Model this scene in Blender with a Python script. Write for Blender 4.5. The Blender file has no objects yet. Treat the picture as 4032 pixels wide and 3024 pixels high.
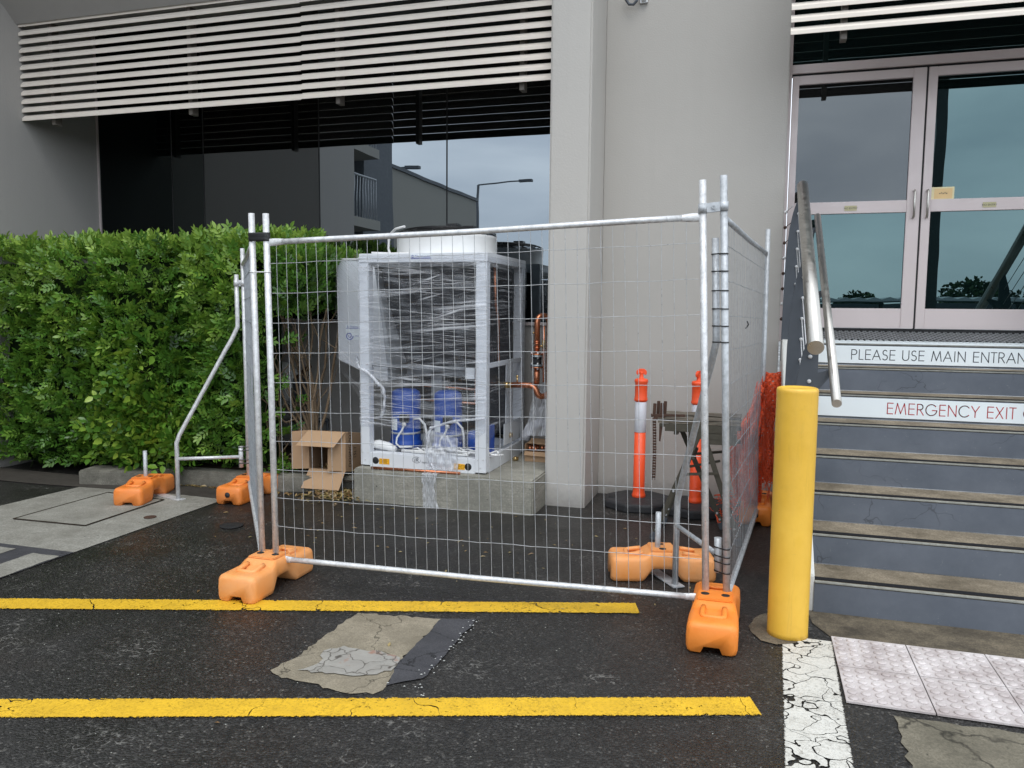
import bpy, bmesh, math, random
import numpy as np
from mathutils import Matrix, Vector, noise as mnoise
random.seed(7); np.random.seed(7)
SC = bpy.context.scene
COL = SC.collection
PI = math.pi
rad = math.radians

# ------------------------------------------------------------------ camera
cam = bpy.data.objects.new('camera', bpy.data.cameras.new('camera'))
COL.objects.link(cam)
RIGHT = Vector((0.9566653881209666, 0.29103999287792315, 0.009330472494945764))
DOWN = Vector((0.03595905091669111, -0.0862807830951664, -0.9956217018153308))
FWD = Vector((-0.28896069253192774, 0.9528123367243433, -0.09300736076980896))
cam.matrix_world = Matrix(((RIGHT.x, -DOWN.x, -FWD.x, 0.0), (RIGHT.y, -DOWN.y, -FWD.y, 0.0),
                           (RIGHT.z, -DOWN.z, -FWD.z, 1.6), (0, 0, 0, 1)))
cam.data.sensor_width = 36.0
cam.data.lens = 3120.0 / 4032.0 * 36.0
cam.data.clip_start = 0.05
cam.data.clip_end = 2000
SC.camera = cam

# ------------------------------------------------------------------ sky, sun, exposure
SUN_EL, SUN_ROT = rad(58), rad(200)
w = bpy.data.worlds.new('World'); SC.world = w; w.use_nodes = True
nt = w.node_tree; nt.nodes.clear()
def wn(t): return nt.nodes.new(t)
out = wn('ShaderNodeOutputWorld'); bg = wn('ShaderNodeBackground')
sky = wn('ShaderNodeTexSky'); sky.sky_type = 'NISHITA'; sky.sun_disc = False
sky.sun_elevation = SUN_EL; sky.sun_rotation = SUN_ROT
tc = wn('ShaderNodeTexCoord')
mp = wn('ShaderNodeMapping'); mp.inputs['Scale'].default_value = (1.0, 1.0, 2.6)
nz = wn('ShaderNodeTexNoise'); nz.inputs['Scale'].default_value = 2.1; nz.inputs['Detail'].default_value = 6
nz.inputs['Roughness'].default_value = 0.5; nz.inputs['Distortion'].default_value = 0.3
rp = wn('ShaderNodeValToRGB')
rp.color_ramp.elements[0].position = 0.30; rp.color_ramp.elements[0].color = (7.2, 8.2, 9.6, 1)
rp.color_ramp.elements[1].position = 0.70; rp.color_ramp.elements[1].color = (15.5, 16.5, 17.2, 1)
mx = wn('ShaderNodeMixRGB'); mx.inputs['Fac'].default_value = 0.88   # mostly cloud cover over the sky
nt.links.new(tc.outputs['Generated'], mp.inputs['Vector'])
nt.links.new(mp.outputs['Vector'], nz.inputs['Vector'])
nt.links.new(nz.outputs['Fac'], rp.inputs['Fac'])
nt.links.new(sky.outputs['Color'], mx.inputs['Color1'])
nt.links.new(rp.outputs['Color'], mx.inputs['Color2'])
nt.links.new(mx.outputs['Color'], bg.inputs['Color'])
bg.inputs['Strength'].default_value = 0.10
nt.links.new(bg.outputs['Background'], out.inputs['Surface'])
sl = bpy.data.lights.new('sun', 'SUN'); sl.energy = 0.9; sl.angle = rad(40); sl.color = (1.0, 0.96, 0.91)
so = bpy.data.objects.new('sun', sl); COL.objects.link(so)
# sun stands behind the camera, high and slightly to the right
so.rotation_euler = Vector((-0.25, 0.62, -1.15)).to_track_quat('-Z', 'Y').to_euler()
SC.view_settings.view_transform = 'Standard'; SC.view_settings.look = 'None'
SC.view_settings.gamma = 1.0; SC.view_settings.use_curve_mapping = False
SC.view_settings.exposure = 0.62
SC.cycles.transparent_max_bounces = 16
SC.cycles.max_bounces = 8

# ------------------------------------------------------------------ materials
def lin(r, g, b):
    f = lambda c: (c/255/12.92) if c/255 <= 0.04045 else ((c/255+0.055)/1.055)**2.4
    return (f(r), f(g), f(b), 1)
class Mt:
    """small node helper"""
    def __init__(s, name, base=(.5, .5, .5), rough=.6, metal=0., spec=.5):
        s.m = bpy.data.materials.new(name); s.m.use_nodes = True
        s.nt = s.m.node_tree; s.b = s.nt.nodes['Principled BSDF']; s.out = s.nt.nodes['Material Output']
        s.b.inputs['Base Color'].default_value = tuple(base[:3])+(1,)
        s.b.inputs['Roughness'].default_value = rough
        s.b.inputs['Metallic'].default_value = metal
        s.b.inputs['Specular IOR Level'].default_value = spec
        s._p = None
    def n(s, t, **kw):
        x = s.nt.nodes.new(t)
        for k, v in kw.items(): setattr(x, k, v)
        return x
    def l(s, a, b): s.nt.links.new(a, b)
    def pos(s, kind='Position', scale=None, rot=None):
        if kind == 'Position': o = s.n('ShaderNodeNewGeometry').outputs['Position']
        else: o = s.n('ShaderNodeTexCoord').outputs[kind]
        if scale or rot:
            m = s.n('ShaderNodeMapping')
            if scale: m.inputs['Scale'].default_value = scale
            if rot: m.inputs['Rotation'].default_value = rot
            s.l(o, m.inputs['Vector']); o = m.outputs['Vector']
        return o
    def noise(s, vec, scale, detail=3, rough=.5, dist=0.):
        x = s.n('ShaderNodeTexNoise'); x.inputs['Scale'].default_value = scale
        x.inputs['Detail'].default_value = detail; x.inputs['Roughness'].default_value = rough
        x.inputs['Distortion'].default_value = dist
        s.l(vec, x.inputs['Vector']); return x.outputs['Fac']
    def vor(s, vec, scale, feature='F1', out='Distance'):
        x = s.n('ShaderNodeTexVoronoi', feature=feature); x.inputs['Scale'].default_value = scale
        s.l(vec, x.inputs['Vector']); return x.outputs[out]
    def ramp(s, fac, stops):
        x = s.n('ShaderNodeValToRGB'); r = x.color_ramp
        while len(r.elements) < len(stops): r.elements.new(0.5)
        for e, (p, c) in zip(r.elements, stops):
            e.position = p; e.color = (c, c, c, 1) if not hasattr(c, '__len__') else tuple(c[:3])+(1,)
        s.l(fac, x.inputs['Fac']); return x.outputs['Color']
    def mix(s, fac, a, b, mode='MIX'):
        x = s.n('ShaderNodeMixRGB', blend_type=mode)
        for i, v in zip(('Fac', 'Color1', 'Color2'), (fac, a, b)):
            if hasattr(v, 'is_linked') or hasattr(v, 'links'): s.l(v, x.inputs[i])
            elif i == 'Fac': x.inputs[i].default_value = v
            else: x.inputs[i].default_value = tuple(v[:3])+(1,)
        return x.outputs['Color']
    def math(s, op, a, b=0.0, clamp=False):
        x = s.n('ShaderNodeMath', operation=op, use_clamp=clamp)
        for i, v in enumerate((a, b)):
            if hasattr(v, 'links'): s.l(v, x.inputs[i])
            else: x.inputs[i].default_value = v
        return x.outputs[0]
    def col(s, o): s.l(o, s.b.inputs['Base Color']); return s
    def rgh(s, o): s.l(o, s.b.inputs['Roughness']); return s
    def bump(s, h, strength=.3, dist=.01):
        x = s.n('ShaderNodeBump'); x.inputs['Strength'].default_value = strength; x.inputs['Distance'].default_value = dist
        s.l(h, x.inputs['Height']); s.l(x.outputs['Normal'], s.b.inputs['Normal']); return s
    def cut(s, alpha):      # where alpha is 0 the surface is worn away
        t = s.n('ShaderNodeBsdfTransparent'); m = s.n('ShaderNodeMixShader')
        s.l(alpha, m.inputs[0]); s.l(t.outputs[0], m.inputs[1]); s.l(s.b.outputs[0], m.inputs[2])
        s.l(m.outputs[0], s.out.inputs['Surface']); return s
def flat(name, c, rough=.6, metal=0., spec=.5, var=0.12, vs=8., bs=0., bscale=60.):
    M = Mt(name, c, rough, metal, spec); p = M.pos()
    if var:
        f = M.noise(p, vs, 4, .6)
        M.col(M.mix(f, [x*(1-var) for x in c[:3]], [min(1, x*(1+var)) for x in c[:3]]))
        M.rgh(M.ramp(M.noise(p, vs*2.3, 3), [(0.3, max(0, rough-.08)), (0.7, min(1, rough+.08))]))
    if bs: M.bump(M.noise(p, bscale, 3), bs, .004)
    return M.m
MAT = {}
def wallmat(name, c, stain=0.06, tex=55.):
    M = Mt(name, c, .82, 0, .3); p = M.pos()
    big = M.noise(p, .9, 4, .6); streak = M.noise(M.pos(scale=(5, 5, .35)), 1.6, 4, .6)
    a = M.mix(big, [x*(1-stain) for x in c[:3]], [x*(1+stain*.6) for x in c[:3]])
    st = M.ramp(streak, [(.52, 0), (.8, 1)])
    a = M.mix(M.math('MULTIPLY', st, .10), a, [x*.62 for x in c[:3]])
    spots = M.ramp(M.noise(p, 14, 5, .7), [(.70, 0), (.74, 1)])
    a = M.mix(M.math('MULTIPLY', spots, .10), a, [x*.75 for x in c[:3]])
    # grime that splashes up from the ground
    sep = M.n('ShaderNodeSeparateXYZ'); M.l(p, sep.inputs[0])
    low = M.ramp(M.math('ADD', sep.outputs['Z'], M.math('MULTIPLY', M.noise(p, 9, 5, .7), .22)), [(.10, 1), (.28, 0)])
    a = M.mix(M.math('MULTIPLY', low, .6), a, [x*.38 for x in c[:3]])
    M.col(a); M.bump(M.math('ADD', M.noise(p, tex, 2, .5), M.math('MULTIPLY', M.noise(p, 7, 3), 1.2)), .35, .004)
    return M.m
MAT['wall'] = wallmat('painted_wall', (.43, .41, .38), .07, 90.)
MAT['pillar'] = wallmat('textured_pillar_paint', (.475, .455, .425), .07, 75.)
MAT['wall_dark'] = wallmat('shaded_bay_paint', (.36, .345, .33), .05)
MAT['wing'] = wallmat('wing_paint', (.34, .33, .30), .05)
def concrete(name, c, dark, sc=1.0, pits=True, horiz=False, wet=False, cracks=0.):
    M = Mt(name, c, .85, 0, .3); p = M.pos()
    a = M.mix(M.ramp(M.noise(p, 3.2*sc, 8, .75), [(.36, 0), (.62, 1)]), dark, c)
    g = M.noise(p, 90*sc, 3, .7)
    a = M.mix(M.ramp(g, [(.35, 0), (.75, 1)]), a, [x*1.25 for x in c[:3]], 'MIX') if False else M.mix(M.math('MULTIPLY', M.ramp(g, [(.38, 0), (.62, 1)]), .55), a, [x*.60 for x in dark[:3]])
    if horiz:
        h = M.noise(M.pos(scale=(1.2, 1.2, 26)), 3, 4, .6)
        a = M.mix(M.math('MULTIPLY', M.ramp(h, [(.42, 0), (.6, 1)]), .6), a, [x*.5 for x in c[:3]])
    if pits:
        v = M.noise(M.pos(scale=(1, 1, 1.8)), 22*sc, 3, .6); a = M.mix(M.ramp(v, [(.26, 1), (.31, 0)]), a, [x*.35 for x in dark[:3]])
    if cracks:
        wv = M.n('ShaderNodeVectorMath', operation='ADD'); nz_ = M.n('ShaderNodeTexNoise'); nz_.inputs['Scale'].default_value = 11; nz_.inputs['Detail'].default_value = 5
        M.l(p, nz_.inputs['Vector']); sl_ = M.n('ShaderNodeVectorMath', operation='SCALE'); M.l(nz_.outputs['Color'], sl_.inputs[0]); sl_.inputs['Scale'].default_value = .14
        M.l(p, wv.inputs[0]); M.l(sl_.outputs[0], wv.inputs[1])
        v = M.n('ShaderNodeTexVoronoi', feature='DISTANCE_TO_EDGE'); v.inputs['Scale'].default_value = cracks; M.l(wv.outputs[0], v.inputs['Vector'])
        a = M.mix(M.ramp(v.outputs['Distance'], [(.0, .9), (.012, 0)]), a, [x*.18 for x in dark[:3]])
        st = M.ramp(M.noise(p, 2.1, 6, .7), [(.50, 0), (.60, 1)])
        a = M.mix(M.math('MULTIPLY', st, .45), a, [x*.55 for x in c[:3]])
    M.col(a)
    if wet: M.rgh(M.ramp(M.noise(p, 2.0, 3), [(.4, .35), (.6, .8)]))
    M.bump(M.math('ADD', g, M.noise(p, 18*sc, 4)), .5, .006)
    return M.m
MAT['concrete'] = concrete('weathered_concrete', (.36, .35, .31), (.22, .21, .18))
MAT['pad'] = concrete('plinth_concrete', (.42, .40, .34), (.24, .235, .20), 1., True, True)
MAT['kerb'] = concrete('kerb_concrete', (.30, .285, .24), (.10, .095, .078), 1.5, True, True)
MAT['slab'] = concrete('tan_slab', (.34, .295, .22), (.21, .18, .13), 1.6, True, False, False, 2.6)
MAT['slab_olive'] = concrete('olive_stained_slab', (.23, .205, .155), (.12, .108, .08), 1.4, True, False, False, 1.1)
MAT['slab_dark'] = concrete('dark_slab', (.080, .079, .086), (.048, .048, .054), 1.5, False, False, False, 2.2)
MAT['tread'] = concrete('tread_concrete', (.33, .275, .20), (.13, .105, .072), 1.1, False)
MAT['landing_dirt'] = concrete('stained_concrete', (.20, .165, .115), (.060, .050, .037), 1.6, True)
def asphalt():
    M = Mt('asphalt', (.03, .03, .032), .6, 0, .5); p = M.pos()
    cellc = M.vor(p, 105, 'F1', 'Color'); sepc = M.n('ShaderNodeSeparateColor'); M.l(cellc, sepc.inputs[0])
    agg = sepc.outputs['Red']
    base = M.ramp(agg, [(0.0, (.008, .0072, .0065)), (.6, (.020, .0185, .017)), (.93, (.042, .039, .036)), (.985, (.085, .081, .075)), (1., (.13, .12, .105))])
    big = M.ramp(M.noise(p, .55, 5, .6, .3), [(.38, 0), (.62, 1)])
    base = M.mix(M.math('MULTIPLY', big, .55), base, (.011, .0105, .0095))
    brown = M.ramp(M.noise(p, 1.3, 4, .6), [(.55, 0), (.75, 1)])
    base = M.mix(M.math('MULTIPLY', brown, .45), base, (.030, .022, .017))
    # pale mineral traces that follow fine crazing, only in some places
    wv = M.n('ShaderNodeVectorMath', operation='ADD')
    nz_ = M.n('ShaderNodeTexNoise'); nz_.inputs['Scale'].default_value = 9; M.l(p, nz_.inputs['Vector'])
    scl = M.n('ShaderNodeVectorMath', operation='SCALE'); M.l(nz_.outputs['Color'], scl.inputs[0]); scl.inputs['Scale'].default_value = .16
    M.l(p, wv.inputs[0]); M.l(scl.outputs[0], wv.inputs[1])
    v = M.n('ShaderNodeTexVoronoi', feature='DISTANCE_TO_EDGE'); v.inputs['Scale'].default_value = 21; M.l(wv.outputs[0], v.inputs['Vector'])
    edge = M.ramp(v.outputs['Distance'], [(.0, 1), (.075, 0)])
    place = M.ramp(M.noise(M.pos(scale=(.7, 1.6, 1)), 1.9, 6, .65, .4), [(.57, 0), (.66, 1)])
    for (hx, hy, hr) in ((-3.35, 4.25, .55), (-2.75, 4.0, .35), (-1.9, 4.15, .5), (-2.7, 2.95, .45), (-2.2, 2.25, .45), (-3.5, 2.95, .4), (-1.3, 2.35, .35), (-.6, 3.3, .3), (-1.0, 4.9, .35)):
        vd = M.n('ShaderNodeVectorMath', operation='DISTANCE'); M.l(p, vd.inputs[0]); vd.inputs[1].default_value = (hx, hy, 0)
        q = M.math('ADD', M.math('DIVIDE', vd.outputs['Value'], hr), M.math('MULTIPLY', M.noise(M.pos(scale=(1, 2.4, 1)), 4, 4, .7), 1.6))
        place = M.math('MAXIMUM', place, M.ramp(M.math('MULTIPLY', q, .5), [(.42, 1), (.62, 0)]))
    brk = M.ramp(M.noise(p, 26, 3), [(.45, 0), (.6, 1)])
    tr = M.math('MULTIPLY', M.math('MULTIPLY', edge, place), brk)
    base = M.mix(M.math('MULTIPLY', tr, .8), base, (.25, .24, .22))
    # scuffed greyer zones
    sc_ = M.ramp(M.noise(p, 2.6, 5, .7, .5), [(.56, 0), (.72, 1)])
    base = M.mix(M.math('MULTIPLY', M.math('MULTIPLY', sc_, M.ramp(M.noise(p, 60, 3), [(.4, 0), (.65, 1)])), .35), base, (.085, .083, .08))
    # long cracks
    v2 = M.n('ShaderNodeTexVoronoi', feature='DISTANCE_TO_EDGE'); v2.inputs['Scale'].default_value = .8; M.l(wv.outputs[0], v2.inputs['Vector'])
    ck = M.ramp(v2.outputs['Distance'], [(.0, 1), (.006, 0)])
    base = M.mix(M.math('MULTIPLY', ck, .85), base, (.006, .006, .006))
    M.col(base)
    wet = M.ramp(M.noise(p, .8, 4, .6, .2), [(.40, .32), (.62, .62)])
    M.rgh(wet)
    hgt = M.math('ADD', M.math('MULTIPLY', M.vor(p, 105), -.8), M.math('MULTIPLY', M.noise(p, 3, 4), 1.5))
    M.bump(hgt, .7, .008)
    return M.m
MAT['asphalt'] = asphalt()
def paint(name, c, c2, halfw, cracks=False, worn=.5):
    """road paint on a sheet whose own Y axis runs across the line"""
    M = Mt(name, c, .55, 0, .4); o = M.pos('Object'); p = M.pos()
    a = M.mix(M.ramp(M.noise(p, 5, 5, .7), [(.35, 0), (.7, 1)]), c, c2)
    gr = M.math('MULTIPLY', M.ramp(M.noise(p, 95, 5, .8), [(.50, 0), (.60, 1)]), M.ramp(M.noise(p, 3.4, 4, .6), [(.35, .15), (.62, 1)]))
    a = M.mix(M.math('MULTIPLY', gr, .75), a, [x*.35 for x in c2[:3]])
    sep = M.n('ShaderNodeSeparateXYZ'); M.l(o, sep.inputs[0])
    d = M.math('SUBTRACT', halfw, M.math('ABSOLUTE', sep.outputs['Y']))       # distance to the edge
    d = M.math('SUBTRACT', d, M.math('MULTIPLY', M.math('SUBTRACT', M.noise(p, 70, 5, .8), .42), .028 if cracks else .05))
    keep = M.ramp(d, [(.0, 0), (.004, 1)])
    chip = M.ramp(M.noise(p, 38, 5, .75), [(.26+.1*worn, 0), (.30+.1*worn, 1)])
    zone = M.ramp(M.noise(p, 2.2, 3), [(.42, 1), (.62, 0)])
    chip = M.math('MAXIMUM', chip, zone)
    keep = M.math('MULTIPLY', keep, chip)
    wv = M.n('ShaderNodeVectorMath', operation='ADD'); nz_ = M.n('ShaderNodeTexNoise'); nz_.inputs['Scale'].default_value = 7
    M.l(p, nz_.inputs['Vector']); scl = M.n('ShaderNodeVectorMath', operation='SCALE'); M.l(nz_.outputs['Color'], scl.inputs[0]); scl.inputs['Scale'].default_value = .25
    M.l(p, wv.inputs[0]); M.l(scl.outputs[0], wv.inputs[1])
    v = M.n('ShaderNodeTexVoronoi', feature='DISTANCE_TO_EDGE'); v.inputs['Scale'].default_value = 7 if cracks else 1.7; M.l(wv.outputs[0], v.inputs['Vector'])
    wd = M.math('MULTIPLY', M.noise(p, 4, 4, .6), .13 if cracks else .03)
    cr = M.math('GREATER_THAN', v.outputs['Distance'], M.math('SUBTRACT', wd, .042 if cracks else .012))
    keep = M.math('MULTIPLY', keep, cr)
    if cracks:
        v3 = M.n('ShaderNodeTexVoronoi', feature='DISTANCE_TO_EDGE'); v3.inputs['Scale'].default_value = 26; M.l(wv.outputs[0], v3.inputs['Vector'])
        f = M.ramp(v3.outputs['Distance'], [(.0, 1), (.05, 0)])
        a = M.mix(M.math('MULTIPLY', f, M.math('MULTIPLY', M.ramp(M.noise(p, 8, 3), [(.4, 0), (.6, 1)]), .7)), a, (.22, .20, .17))
    M.col(a); M.bump(M.noise(p, 70, 4), .4, .004); M.cut(keep)
    return M.m
MAT['yellow_line'] = paint('yellow_road_paint', (.76, .46, .026), (.58, .35, .022), .078, worn=1.0)
MAT['white_line'] = paint('white_road_paint', (.62, .605, .555), (.53, .51, .46), .118, True)
MAT['white_worn'] = paint('worn_white_paint', (.50, .49, .44), (.38, .37, .33), .13, False, 1.)
MAT['tile'] = Mt('tactile_tile_paint', (.62, .585, .58), .6, 0, .4)
_t = MAT['tile']; _p = _t.pos()
_t.col(_t.mix(_t.math('MULTIPLY', _t.ramp(_t.noise(_p, 60, 4, .7), [(.5, 0), (.68, 1)]), .3),
              _t.mix(_t.ramp(_t.noise(_p, 4.5, 4, .6), [(.36, 0), (.64, 1)]), (.37, .32, .31), (.61, .565, .555)), (.26, .235, .22)))
MAT['tile'] = _t.m
# metals
def galv(name, c=(.62, .63, .64), rough=.32, spots=.5):
    M = Mt(name, c, rough, .3, .5); p = M.pos()
    a = M.mix(M.ramp(M.noise(p, 30, 4, .7), [(.3, 0), (.7, 1)]), [x*.72 for x in c], [min(1, x*1.15) for x in c])
    v = M.ramp(M.noise(M.pos(scale=(6, 6, 1)), 9, 4, .7), [(.62, 0), (.70, 1)])
    a = M.mix(M.math('MULTIPLY', v, spots), a, [x*.28 for x in c])
    M.col(a); M.rgh(M.ramp(M.noise(p, 40, 3), [(.3, rough-.1), (.7, rough+.22)]))
    return M.m
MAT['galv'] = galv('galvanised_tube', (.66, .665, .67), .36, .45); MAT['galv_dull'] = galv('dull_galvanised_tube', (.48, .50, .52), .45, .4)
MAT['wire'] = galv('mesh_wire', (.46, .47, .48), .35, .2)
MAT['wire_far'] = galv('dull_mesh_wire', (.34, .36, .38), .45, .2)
M = Mt('brushed_steel', (.50, .475, .44), .34, 1.0); p = M.pos(scale=(90, 90, 4))
M.col(M.mix(M.noise(p, 3, 4, .7), (.40, .375, .345), (.60, .575, .53))); M.rgh(M.ramp(M.noise(M.pos(), 18, 4), [(.3, .26), (.7, .46)]))
MAT['steel'] = M.m
MAT['plate'] = flat('dark_grey_plate', (.075, .085, .10), .5, .2, .5, .18, 6, .1)
MAT['alu_pink'] = flat('pale_anodised_frame', (.58, .505, .495), .42, .2, .5, .04, 3)
MAT['louvre'] = flat('cream_louvre_blade', (.76, .69, .61), .5, .0, .5, .05, 2)
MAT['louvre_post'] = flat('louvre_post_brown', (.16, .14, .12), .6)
MAT['louvre_back_shade'] = flat('shaded_louvre_back', (.045, .040, .036), .8, 0, .2)  # blade backs near black, their shade put into the colour
MAT['black'] = flat('black_plastic', (.012, .012, .013), .35)
MAT['rubber'] = flat('black_rubber', (.028, .028, .030), .65, 0, .4, .25, 9, .3, 40)
MAT['seam'] = flat('dark_seam', (.012, .012, .013), .7)
def glass(name, dark, refl, fac):
    M = Mt(name); d = M.n('ShaderNodeBsdfDiffuse'); d.inputs['Color'].default_value = tuple(dark)+(1,)
    g = M.n('ShaderNodeBsdfGlossy'); g.inputs['Roughness'].default_value = .0; g.inputs['Color'].default_value = tuple(refl)+(1,)
    fr = M.n('ShaderNodeFresnel'); fr.inputs['IOR'].default_value = 1.5
    f = M.math('ADD', fr.outputs[0], fac, True)
    bp = M.n('ShaderNodeBump'); bp.inputs['Strength'].default_value = .04; bp.inputs['Distance'].default_value = .02
    M.l(M.noise(M.pos(), 1.3, 2), bp.inputs['Height']); M.l(bp.outputs[0], g.inputs['Normal'])
    m = M.n('ShaderNodeMixShader'); M.l(f, m.inputs[0]); M.l(d.outputs[0], m.inputs[1]); M.l(g.outputs[0], m.inputs[2])
    M.l(m.outputs[0], M.out.inputs['Surface']); return M.m
MAT['glass_dark'] = glass('tinted_shopfront_glass', (.003, .004, .004), (.86, .94, 1.0), .27)
MAT['glass_dark_c'] = glass('heavier_tinted_glass', (.003, .003, .003), (.80, .86, .88), .085)
MAT['glass_dark_b'] = glass('dark_tinted_glass', (.002, .003, .003), (.7, .8, .8), .015)
MAT['glass_dark_a'] = glass('near_black_tinted_glass', (.002, .003, .003), (.42, .5, .5), .0)
MAT['glass_teal'] = glass('teal_door_glass', (.002, .006, .006), (.36, .54, .57), .20)
MAT['glass_grey'] = glass('grey_door_glass', (.012, .012, .012), (.50, .54, .57), .14)
# plastics, paints
def scuffed(name, c, c2, rough=.5, spec=.5, sc=6, bs=.15):
    M = Mt(name, c, rough, 0, spec); p = M.pos('Object')
    a = M.mix(M.ramp(M.noise(p, sc, 5, .65), [(.32, 0), (.68, 1)]), c, c2)
    ln = M.ramp(M.noise(p, 33, 5, .75, 1.2), [(.66, 0), (.70, 1)])
    a = M.mix(M.math('MULTIPLY', ln, .35), a, [x*.45+.05 for x in c[:3]])
    d = M.ramp(M.noise(p, 3.1, 5, .7), [(.58, 0), (.74, 1)])
    a = M.mix(M.math('MULTIPLY', d, .25), a, [x*.4 for x in c[:3]])
    dr = M.ramp(M.noise(M.pos('Object', scale=(9, 9, .8)), 4, 5, .7), [(.56, 0), (.72, 1)])
    a = M.mix(M.math('MULTIPLY', dr, .22), a, [x*.45 for x in c[:3]])
    M.col(a); M.rgh(M.ramp(M.noise(p, 12, 4), [(.3, rough-.1), (.7, rough+.12)])); M.bump(M.noise(p, 25, 4), bs, .003)
    return M.m
MAT['orange_a'] = scuffed('faded_orange_plastic', (.80, .30, .075), (.78, .36, .14))
MAT['orange_b'] = scuffed('bright_orange_plastic', (.80, .215, .022), (.84, .26, .04))
MAT['orange_c'] = scuffed('orange_plastic', (.80, .20, .02), (.76, .26, .07))
MAT['stake'] = scuffed('signal_orange_plastic', (.88, .085, .018), (.86, .10, .028), .42, .5, 4, .05)
MAT['refl'] = scuffed('white_sleeve', (.60, .61, .66), (.68, .69, .73), .35, .5, 5, .03)
MAT['bollard'] = scuffed('yellow_enamel', (.80, .49, .065), (.70, .41, .045), .40, .5, 2.5, .35)
MAT['white_metal'] = flat('white_powder_coat', (.66, .68, .71), .42, 0, .5, .03, 4)
MAT['white_plastic'] = flat('white_plastic', (.74, .74, .73), .4, 0, .5, .03)
MAT['interior'] = flat('dark_coil_face', (.018, .020, .028), .55, .2, .4, .3, 5)
MAT['interior_grey'] = flat('inner_grey_sheet', (.20, .21, .22), .5, .3, .5, .1)
MAT['blue'] = flat('blue_compressor_paint', (.018, .075, .36), .38, 0, .5, .12, 7)
MAT['copper'] = flat('copper_pipe', (.52, .20, .105), .30, .85, .5, .35, 14)
MAT['brass'] = flat('brass_fitting', (.60, .43, .20), .28, .9, .5, .2, 20)
MAT['flange'] = flat('zinc_flange', (.36, .40, .42), .4, .7)
MAT['card'] = flat('corrugated_cardboard', (.42, .275, .165), .85, 0, .2, .08, 6, .12, 120)
MAT['card_in'] = flat('cardboard_inside', (.30, .20, .125), .9, 0, .2, .08, 6)
MAT['ink'] = flat('black_ink', (.02, .018, .018), .6, 0, .4, 0)
MAT['ink_dark'] = flat('dark_sign_ink', (.03, .035, .045), .5, 0, .4, 0)
MAT['ink_red'] = flat('red_sign_ink', (.42, .03, .035), .5, 0, .4, 0)
MAT['ink_blue'] = flat('violet_blue_ink', (.10, .11, .42), .5, 0, .4, 0)
MAT['sticker_orange'] = flat('orange_sticker', (.80, .40, .015), .5, 0, .4, .03)
MAT['sticker_cream'] = flat('cream_sticker', (.47, .43, .26), .55, 0, .4, .05)
MAT['sticker_pale'] = flat('pale_yellow_sticker', (.74, .66, .40), .5, 0, .4, .16, 9)
MAT['sticker_faint'] = flat('faded_orange_print', (.74, .52, .26), .5, 0, .4, .1, 12)
MAT['sign_white'] = flat('white_sign_board', (.76, .81, .83), .4, 0, .5, .03, 3)
M = Mt('blue_grey_riser_paint', (.11, .125, .15), .5, 0, .45); p = M.pos()
a = M.mix(M.ramp(M.noise(p, 3.5, 5, .7), [(.3, 0), (.7, 1)]), (.090, .104, .128), (.125, .140, .168))
a = M.mix(M.math('MULTIPLY', M.ramp(M.noise(p, 45, 4, .7), [(.66, 0), (.70, 1)]), .5), a, (.22, .23, .24))
_wv = M.n('ShaderNodeVectorMath', operation='ADD'); _nz = M.n('ShaderNodeTexNoise'); _nz.inputs['Scale'].default_value = 9
M.l(p, _nz.inputs['Vector']); _s = M.n('ShaderNodeVectorMath', operation='SCALE'); M.l(_nz.outputs['Color'], _s.inputs[0]); _s.inputs['Scale'].default_value = .18
M.l(p, _wv.inputs[0]); M.l(_s.outputs[0], _wv.inputs[1])
_v = M.n('ShaderNodeTexVoronoi', feature='DISTANCE_TO_EDGE'); _v.inputs['Scale'].default_value = 3.2; M.l(_wv.outputs[0], _v.inputs['Vector'])
_c = M.math('MULTIPLY', M.ramp(_v.outputs['Distance'], [(.0, 1), (.012, 0)]), M.ramp(M.noise(p, 1.7, 2), [(.5, 0), (.58, 1)]))
M.col(M.mix(M.math('MULTIPLY', _c, .7), a, (.03, .032, .038))); M.bump(M.noise(p, 14, 5), .3, .004)
MAT['riser'] = M.m
MAT['anti_slip'] = flat('black_anti_slip_strip', (.012, .012, .014), .85, 0, .2, .2, 40)
MAT['trim'] = flat('chipped_pale_edge', (.27, .27, .24), .7, 0, .3, .5, 30)
MAT['stringer'] = wallmat('white_stringer_paint', (.62, .62, .59), .05)
MAT['grate'] = flat('galvanised_grate', (.30, .305, .31), .5, .6, .5, .25, 12)
M = Mt('weathered_timber', (.2, .17, .13), .85, 0, .2); p = M.pos('Object', scale=(2, 26, 26))
f = M.noise(p, 3, 5, .7, .5); M.col(M.ramp(f, [(.30, (.028, .022, .018)), (.48, (.10, .083, .066)), (.62, (.22, .195, .155)), (.8, (.12, .10, .08))])); M.bump(f, .8, .006)
MAT['timber'] = M.m
MAT['rust'] = flat('rusty_steel', (.085, .048, .035), .75, .4, .4, .45, 22, .5, 50)
MAT['olive'] = flat('worn_olive_steel', (.075, .068, .052), .6, .35, .4, .3, 16, .2)
MAT['bark'] = flat('grey_brown_bark', (.20, .145, .095), .9, 0, .2, .35, 18, .5, 40)
MAT['soil'] = flat('dark_mulch', (.035, .026, .019), .95, 0, .1, .4, 20, .9, 35)
MAT['dirt'] = flat('dusty_asphalt_edge', (.055, .049, .042), .9, 0, .2, .4, 14, .6, 60)
MAT['netting'] = flat('orange_netting', (.80, .11, .035), .5, 0, .4, .22, 9)
MAT['foam'] = flat('white_foam', (.62, .63, .68), .7)
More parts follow.
